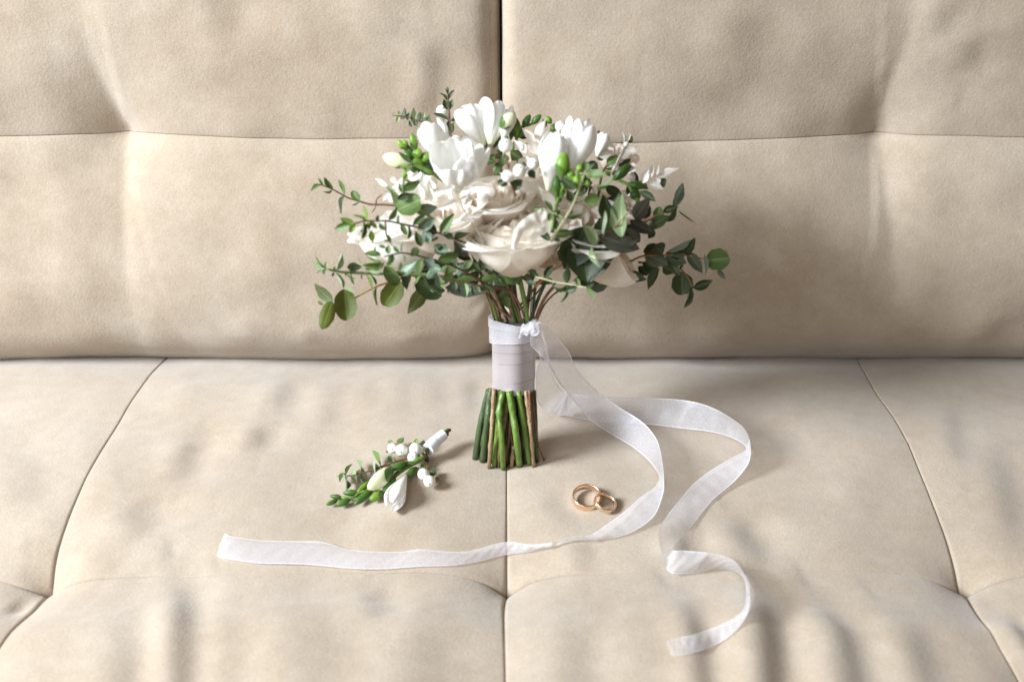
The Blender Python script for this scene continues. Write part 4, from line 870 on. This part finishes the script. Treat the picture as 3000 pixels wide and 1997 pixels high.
UP = [ # C/D view: from the binding up into the flowers
 ('C', [(2030, 1140), (1990, 1000), (1940, 880)], 30, .010, .02, 'sg'), ('C', [(2110, 1140), (2060, 1010), (2015, 900), (1990, 840)], 26, .014, .024, 'sb'), ('C', [(2190, 1150), (2140, 1000), (2090, 900)], 18, .014, .02, 'sg'),
 ('C', [(2270, 1150), (2220, 1000), (2150, 850), (2090, 700), (2050, 640)], 18, .018, .045, 'sr'), ('C', [(2250, 1150), (2190, 980), (2150, 880)], 30, .010, .014, 'sg'), ('C', [(1985, 1100), (1950, 980), (1905, 860)], 14, .004, .004, 'sb'),
 ('D', [(320, 1150), (290, 950), (250, 760), (220, 600)], 44, .016, .035, 'sg'), ('D', [(370, 1150), (380, 950), (400, 760)], 28, .010, .014, 'sd'), ('D', [(345, 1150), (355, 950), (360, 760)], 12, .016, .02, 'sr'),
 ('D', [(390, 1140), (450, 980), (530, 850), (640, 740)], 30, .012, .03, 'sr'), ('D', [(410, 1130), (480, 980), (580, 870), (700, 790)], 18, .004, .014, 'sr'), ('D', [(250, 1150), (200, 900), (180, 700)], 40, .002, .01, 'sd'),
 ('D', [(340, 1150), (430, 900), (500, 740)], 34, .0, .01, 'sd'), ('D', [(120, 1150), (60, 950), (20, 800)], 40, .0, .01, 'sd'), ('D', [(10, 1130), (-40, 960), (-90, 860)], 36, -.004, .0, 'sd'), ('D', [(60, 1150), (20, 950), (0, 780)], 24, .006, .012, 'sr'),
 ('D', [(220, 1150), (160, 960), (110, 780)], 36, .006, .012, 'sd'), ('D', [(300, 1150), (330, 900), (350, 700)], 34, .004, .012, 'sd')]
for reg, pts, wp, n0, n1, mt in UP:
    q = [fp(reg, *p) for p in pts]; ns = np.linspace(n0, n1, len(q)); P = catmull([bq(a[0], a[1], n) for a, n in zip(q, ns)], 4)-ROOT
    R = np.full(len(P), wp*.5/3.336*MPP)
    if mt == 'sb': R[3::3] *= 1.2
    tube('stem', P, R, M[mt], bouquet, 9)
def band(name, ytL, ytR, ybL, ybR, xl, xr, dr, mat, sag=0.0, lab=None, seed=0, uvw=True, open_=None, crease=.0005):
    """a strip of ribbon wound round the bundle; heights are given at its left and right ends in the E view"""
    m, n = 64, 7; V = []; uv = []
    cT = fp('E', (xl+xr)/2, (ytL+ytR)/2); cB = fp('E', (xl+xr)/2, (ybL+ybR)/2)
    for i in range(n):
        t = i/(n-1)
        for k in range(m+1):
            a = 2*math.pi*k/m   # 0 = right
            f = .5+.5*math.cos(a)
            y = (1-t)*(ytL*(1-f)+ytR*f)+t*(ybL*(1-f)+ybR*f)
            c = bq(*fp('E', (xl+xr)/2, y), 0.0)
            Rr = (xr-xl)/2/2.614*MPP*.985
            r = Rr+dr+.0006*math.sin(a*5+.8)+crease*.25*math.sin(a*3+seed*2)*t*(1-t)+0
            p = c+r*math.cos(a)*np.array([1., 0, 0])+r*math.sin(a)*.88*BN
            V.append(p-ROOT); uv.append((t, k/m))
    return obj(name, mesh(name, V, gridf(n, m+1), M[mat], uv=uv), bouquet, lab)
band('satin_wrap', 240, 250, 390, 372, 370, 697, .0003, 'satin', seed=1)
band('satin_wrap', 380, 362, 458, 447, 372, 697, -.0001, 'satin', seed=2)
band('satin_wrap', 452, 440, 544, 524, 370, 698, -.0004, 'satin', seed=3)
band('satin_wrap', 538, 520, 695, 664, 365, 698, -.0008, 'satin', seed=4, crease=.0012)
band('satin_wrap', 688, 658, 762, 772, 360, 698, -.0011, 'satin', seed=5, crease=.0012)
band('organza_wrap', 203, 262, 388, 366, 364, 697, .0012, 'organzab', seed=6, lab='sheer band around the top of the binding', crease=.001)
band('organza_wrap', 198, 268, 262, 300, 364, 697, .0019, 'organzab', seed=8, crease=.0014)
# ------------------------------------------------------------------ ribbon tails: both woven edges traced across the seat, with their heights
def ribbon(name, S, mat, parent, origin, label=None, n=7, k=11, sag=.0012, wrinkle=.0003):
    A = []; B = []
    for reg, ax, ay, za, bx, by, zb in S:
        a = fp(reg, ax, ay); b = fp(reg, bx, by)
        f = lambda p, z: onseat(p[0], p[1], z) if z < .05 else seatp(p[0], p[1], z)
        A.append(f(a, za)); B.append(f(b, zb))
    A = catmull(A, n); B = catmull(B, n); V = []; uv = []
    for i in range(len(A)):
        d = B[i]-A[i]; w_ = np.linalg.norm(d)
        tdir = A[min(i+1, len(A)-1)]-A[max(i-1, 0)]+B[min(i+1, len(A)-1)]-B[max(i-1, 0)]; nn = np.cross(d, tdir); nn /= np.linalg.norm(nn)+1e-9
        if nn[2] < 0: nn = -nn
        for j in range(k):
            t = j/(k-1); p = A[i]+d*t+nn*(sag*math.sin(math.pi*t)+wrinkle*math.sin(i*1.3+t*7)*math.sin(math.pi*t))
            V.append(p-origin); uv.append((t, i/10))
    return obj(name, mesh(name, V, gridf(len(A), k), M[mat], uv=uv), parent, label)
H2 = .002
TA = [('I', 50, 148, .121, 42, 176, .117), ('I', 95, 114, .121, 14, 210, .110), ('I', 142, 146, .112, 12, 285, .100), ('I', 190, 200, .103, 58, 338, .091), ('I', 250, 270, .089, 122, 398, .078), ('I', 310, 350, .075, 166, 470, .064), ('I', 352, 450, .059, 210, 550, .047), ('I', 440, 560, .046, 275, 630, .034),
      ('I', 560, 670, .034, 370, 750, .018), ('I', 700, 770, .026, 480, 870, .006), ('I', 830, 850, .022, 640, 975, H2), ('I', 912, 920, .022, 790, 1065, H2), ('I', 975, 1008, .023, 900, 1155, H2), ('I', 1003, 1090, .024, 975, 1250, H2),
      ('I', 1022, 1200, .022, 1000, 1330, .002), ('I', 1033, 1330, .018, 965, 1370, H2), ('I', 1024, 1430, .012, 880, 1430, H2), ('K', 655, 800, .006, 520, 780, .004), ('K', 570, 866, .003, 440, 838, .005), ('K', 480, 900, .002, 370, 884, .006), ('K', 390, 912, .002, 310, 898, .008),
      ('K', 290, 913, .002, 284, 901, .006), ('K', 220, 933, .002, 214, 917, .006), ('K', 150, 952, .002, 144, 930, .006), ('K', 75, 968, .002, 70, 932, .006), ('K', 0, 976, .002, 0, 922, .005), ('J', 2290, 988, .002, 2300, 926, .004), ('J', 2205, 1010, .002, 2220, 948, .003), ('J', 2090, 1029, .002, 2140, 965, .003), ('J', 1960, 1033, .002, 2040, 965, .003),
      ('J', 1850, 1040, .002, 1930, 955, .004), ('J', 1770, 1046, .002, 1850, 966, .002), ('J', 1640, 1045, .002, 1720, 967, .002), ('J', 1530, 1036, .002, 1600, 956, .003), ('J', 1420, 1026, .002, 1480, 921, .004), ('J', 1300, 1022, .002, 1350, 918, .002), ('J', 1180, 1019, .002, 1200, 914, .002),
      ('J', 1040, 998, .002, 1080, 898, .003), ('J', 1000, 985, .001, 1035, 882, .001)]
ribbon('ribbon_tail', TA, 'organza', bouquet, ROOT, label='sheer white ribbon tail curving past the rings and away to the left')
TB = [('I', 110, 290, .096, 70, 340, .094), ('I', 135, 360, .084, 84, 392, .082), ('I', 150, 430, .073, 66, 455, .073), ('I', 170, 500, .062, 52, 530, .064), ('I', 225, 600, .044, 60, 700, .042), ('I', 255, 635, .034, 110, 775, .022), ('I', 272, 655, .026, 180, 812, .004),
      ('I', 310, 662, .020, 300, 832, .003), ('I', 420, 672, .020, 430, 858, H2), ('I', 550, 680, .020, 600, 880, H2), ('I', 750, 690, .019, 800, 887, H2), ('I', 950, 695, .019, 1000, 905, H2), ('I', 1150, 706, .020, 1200, 930, H2), ('I', 1320, 738, .022, 1390, 953, H2), ('I', 1460, 795, .023, 1520, 985, H2),
      ('I', 1580, 870, .024, 1600, 1020, H2), ('I', 1650, 932, .025, 1652, 1058, .003), ('I', 1688, 1015, .024, 1660, 1120, .004), ('I', 1695, 1120, .020, 1605, 1120, .004), ('I', 1675, 1200, .014, 1500, 1180, .004), ('I', 1590, 1312, .006, 1370, 1262, .003), ('I', 1490, 1400, .003, 1250, 1358, .003), ('I', 1390, 1488, .002, 1165, 1460, .003),
      ('K', 828, 845, .003, 715, 800, .006), ('K', 785, 895, .005, 682, 860, .016), ('K', 745, 935, .006, 680, 925, .020), ('K', 735, 955, .006, 692, 985, .016), ('K', 748, 962, .018, 712, 1045, .004), ('K', 800, 962, .020, 750, 1068, .002), ('K', 890, 970, .020, 830, 1066, .002), ('K', 970, 985, .020, 905, 1050, .002),
      ('K', 1030, 1015, .021, 975, 1046, .002), ('K', 1070, 1070, .021, 1040, 1062, .003), ('K', 1090, 1125, .018, 1072, 1105, .003), ('K', 1095, 1190, .013, 1078, 1180, .003), ('K', 1085, 1245, .008, 1066, 1225, .003), ('K', 1050, 1305, .003, 1025, 1268, .004), ('K', 1005, 1350, .002, 965, 1300, .004), ('K', 945, 1390, .002, 900, 1325, .003), ('K', 870, 1420, .002, 835, 1348, .003), ('K', 792, 1442, .001, 772, 1362, .002)]
ribbon('ribbon_tail', TB, 'organza', bouquet, ROOT, label='sheer white ribbon tail winding to the front right')
ribbon('ribbon_end', [('K', 792, 1442, .001, 772, 1362, .002), ('K', 760, 1446, .001, 738, 1370, .001), ('K', 730, 1440, .001, 712, 1380, .001)], 'organzaf', bouquet, ROOT, label='faint cut end of the front ribbon tail')
TF = [('I', 92, 190, .116, 104, 196, .116), ('I', 118, 290, .100, 134, 292, .099), ('I', 138, 400, .082, 156, 396, .081), ('I', 176, 500, .065, 194, 492, .064), ('I', 222, 575, .051, 236, 568, .050), ('I', 262, 625, .040, 272, 620, .040)]
ribbon('ribbon_fold', TF, 'organzab', bouquet, ROOT, k=5)
TG = [('I', 276, 640, .030, 182, 808, .008), ('I', 296, 680, .027, 240, 820, .007), ('I', 318, 730, .023, 300, 830, .006), ('I', 345, 800, .014, 340, 838, .006)]
ribbon('ribbon_fold', TG, 'organzab', bouquet, ROOT, k=7, label='bright doubled fold where the second tail turns')
# the knot: a tight gathered lump of organza with a small loop standing off it
def knot():
    c = bq(*fp('I', 42, 160), .020); V = []; F = []; m, nn = 22, 16; R = .0048
    for i in range(nn+1):
        th = math.pi*i/nn
        for k in range(m):
            a = 2*math.pi*k/m; f = 1+.20*math.sin(a*5+th*3)*math.sin(th)+.08*math.sin(a*11+th*5)
            V.append(c-ROOT+R*f*(math.sin(th)*math.cos(a)*.8*np.array([1., 0, 0])+math.sin(th)*math.sin(a)*.8*BN+math.cos(th)*1.35*BA))
    return obj('ribbon_knot', mesh('ribbon_knot', V, gridf(nn+1, m, closed=True), M['organzab'], uv=[(.5, .5)]*len(V)), bouquet)
knot()
def loopribbon(pts, wid, nrm, mat='organzab'):
    P = catmull(pts, 6); V = []; uv = []
    for i in range(len(P)):
        for j in range(7):
            t = j/6-.5; V.append(P[i]+nrm*wid*t*(1+.2*math.sin(i*.7))+BN*.0012*math.cos(t*6)-ROOT); uv.append((t+.5, i/10))
    return obj('ribbon_loop', mesh('ribbon_loop', V, gridf(len(P), 7), M[mat], uv=uv), bouquet)
q = lambda x, y, n: bq(*fp('I', x, y), n)
loopribbon([q(5, 180, .021), q(40, 130, .030), q(70, 135, .031), q(75, 190, .029), q(50, 215, .026), q(25, 190, .023)], .007, (BA*.5+BN*.6+np.array([.5, 0, 0])))
loopribbon([q(-70, 190, .0215), q(-40, 175, .023), q(0, 165, .026), q(30, 160, .027), q(50, 190, .026)], .010, (BA*.9+np.array([.2, 0, 0])))
# ------------------------------------------------------------------ boutonniere
g0 = fp('G', 1500, 640); GO = onseat(g0[0], g0[1]+22, 0)
bout = empty('boutonniere', tuple(GO), 'small boutonniere of snowberries, freesia buds and eucalyptus lying on the seat left of the bouquet', 'boutonniere')
UPV = np.array([0, -.35, .94])
gp = lambda px, py, z: onseat(px, py, z)
def gsp(pts, z0, z1): return [gp(*fp('G', *p), z) for p, z in zip(pts, np.linspace(z0, z1, len(pts)))]
P = catmull(gsp([(1530, 590), (1600, 510), (1690, 410), (1780, 335), (1850, 290)], .010, .015), 5)-GO
for k, (dx, dz) in enumerate([(0, 0), (.0018, .001), (-.0018, .0006), (.0003, .0022), (0, -.002)]):
    tube('stem', P[:]+np.array([dx, dx, dz]), .0013, M['sd' if k % 2 else 'sr'], bout, 7, capmat=M['cut'])
bp = P[4:17]; n_ = 60; Pb = np.array([[np.interp(t, np.linspace(0, 1, len(bp)), bp[:, c]) for c in range(3)] for t in np.linspace(0, 1, n_)])
tube('thread_binding', Pb, .0047-.0006*np.linspace(0, 1, n_)+.00025*np.abs(np.sin(np.arange(n_)*1.1))+np.where(np.arange(n_) > 24, 0, .0004), M['thread'], bout, 14)
KW = dict(proj=gp, parent=bout, origin=GO)
sprig('G', [(1540, 590), (1400, 620), (1250, 650), (1080, 705), (960, 750), (820, 800), (680, 835), (600, 860), (500, 865)], .007, .006, '''
470,830,432,958,72 pale; 615,768,632,946,78 pale; 865,682,880,882,95 pale; 1100,580,1130,742,66 pale; 500,850,556,705,28 mid; 495,870,562,1040,30 dark; 705,820,715,650,14 mid; 705,835,770,950,24 dark; 960,745,910,530,24 mid
970,750,1012,805,24 dark; 825,800,865,885,18 dark; 1080,690,1062,600,18 dark; 490,860,445,800,28 mid; 385,872,420,868,20 pale''', tone='mid', mat='twig', r=.0008, jit=.25, facing=UPV, name='eucalyptus_sprig', **KW)
snowberries('G', [(1560, 580), (1450, 560), (1350, 480), (1240, 460), (1150, 440)], .011, [(1122, 505, 74, .0, .0, 0), (1238, 528, 82, .0, -.2, .001), (1328, 545, 55, .2, 0, -.003), (1420, 512, 84, .0, -.4, .003), (1472, 535, 62, .4, .2, .001), (1388, 622, 76, .0, .3, -.002), (1425, 640, 50, .6, -.2, -.003)],
            '1180,430,1268,378,92 mid; 1130,435,1062,412,48 mid; 1440,450,1425,362,62 lite; 1380,450,1338,445,40 dark; 1490,500,1530,418,90 dark; 1070,540,1042,572,42 lite; 1300,470,1285,445,30 lite; 1520,600,1450,640,80 dark; 1540,560,1500,610,70 dark; 1240,600,1200,610,40 dark', facing=UPV, label='five snowberries beside the binding', **KW)
snowberries('G', [(1560, 580), (1590, 660), (1570, 740), (1600, 840)], .009, [(1525, 842, 80, .0, -.3, 0), (1605, 937, 82, .1, -.3, -.001)],
            '1610,800,1705,850,110 dark; 1690,900,1735,898,34 dark; 1570,770,1572,705,44 lite; 1480,760,1438,775,36 lite; 1530,720,1500,770,60 mid; 1550,640,1590,700,50 dark', facing=UPV, label='pair of snowberries nearest the bouquet', **KW)
stalk('G', [(1540, 590), (1440, 680), (1330, 740), (1200, 830), (1080, 930), (900, 1040), (700, 1080), (600, 1150), (450, 1150)], .008, .004,
      '655,1085,468,1090,80 budd; 450,1150,298,1128,62 budd; 395,1188,248,1242,62 budd; 560,1178,385,1252,86 budd; 845,935,655,1080,80 bud; 850,1050,620,1240,100 budd; 1000,1075,822,1185,112 bud; 1150,905,1000,1075,110,.001 budd; 1200,800,1110,910,46 bud', label='green freesia buds in a row', r=.0013, **KW)
stalk('G', [(1540, 600), (1400, 700), (1260, 705), (1100, 785)], .009, .009, '1300,690,1085,790,92,.002 budd; 1110,780,800,1040,200,.004 cream; 1430,760,1290,885,92,-.004 budd; 1440,700,1230,715,66 budd', r=.0016, label='pale cream freesia bud', **KW)
freesia('G', (1290, 865), (1080, 1275), 285, .006, .010, .12, 61, proj=gp, parent=bout, origin=GO, name='freesia_flower', mat='frees', tmat='cream', label='closed white freesia bloom')
# ------------------------------------------------------------------ rings
def ring(reg, cx, cy, Rm, hgt, z, tilt_axis, tilt, label, th=.0013):
    c = onseat(*fp(reg, cx, cy), z); prof = []
    h = hgt/2; b = .00035
    prof = [(Rm-b, h), (Rm-.0001, h-b*.6), (Rm, h-b*1.6), (Rm+.00008, 0), (Rm, -h+b*1.6), (Rm-.0001, -h+b*.6), (Rm-b, -h), (Rm-th+b*.7, -h), (Rm-th, -h+b), (Rm-th-.00008, 0), (Rm-th, h-b), (Rm-th+b*.7, h)]
    m = 96; V = []; k = len(prof)
    R3 = Matrix.Rotation(tilt, 3, Vector(tilt_axis).normalized())
    for i in range(m):
        a = 2*math.pi*i/m
        for r, zz in prof: V.append(R3 @ Vector((r*math.cos(a), r*math.sin(a), zz)))
    F = []
    for i in range(m):
        for j in range(k): a = i*k+j; b_ = i*k+(j+1) % k; c_ = ((i+1) % m)*k+(j+1) % k; d = ((i+1) % m)*k+j; F.append((a, d, c_, b_))
    me = mesh('wedding_ring', V, F, M['gold']); o = obj('wedding_ring', me); o.location = tuple(c)
    o['label'] = label; o['category'] = 'ring'; o['group'] = 'gold wedding rings on the seat'
    return o
ring('H', 938, 600, .0109, 
 .0056, .0040, (1, 0, 0), math.radians(11), 'wider rose gold wedding ring lying flat on the seat')
ring('H', 1358, 725, .0086, 
 .0036, .0058, (.35, 1, 0), math.radians(20), 'smaller rose gold ring leaning on the rim of the wider ring')
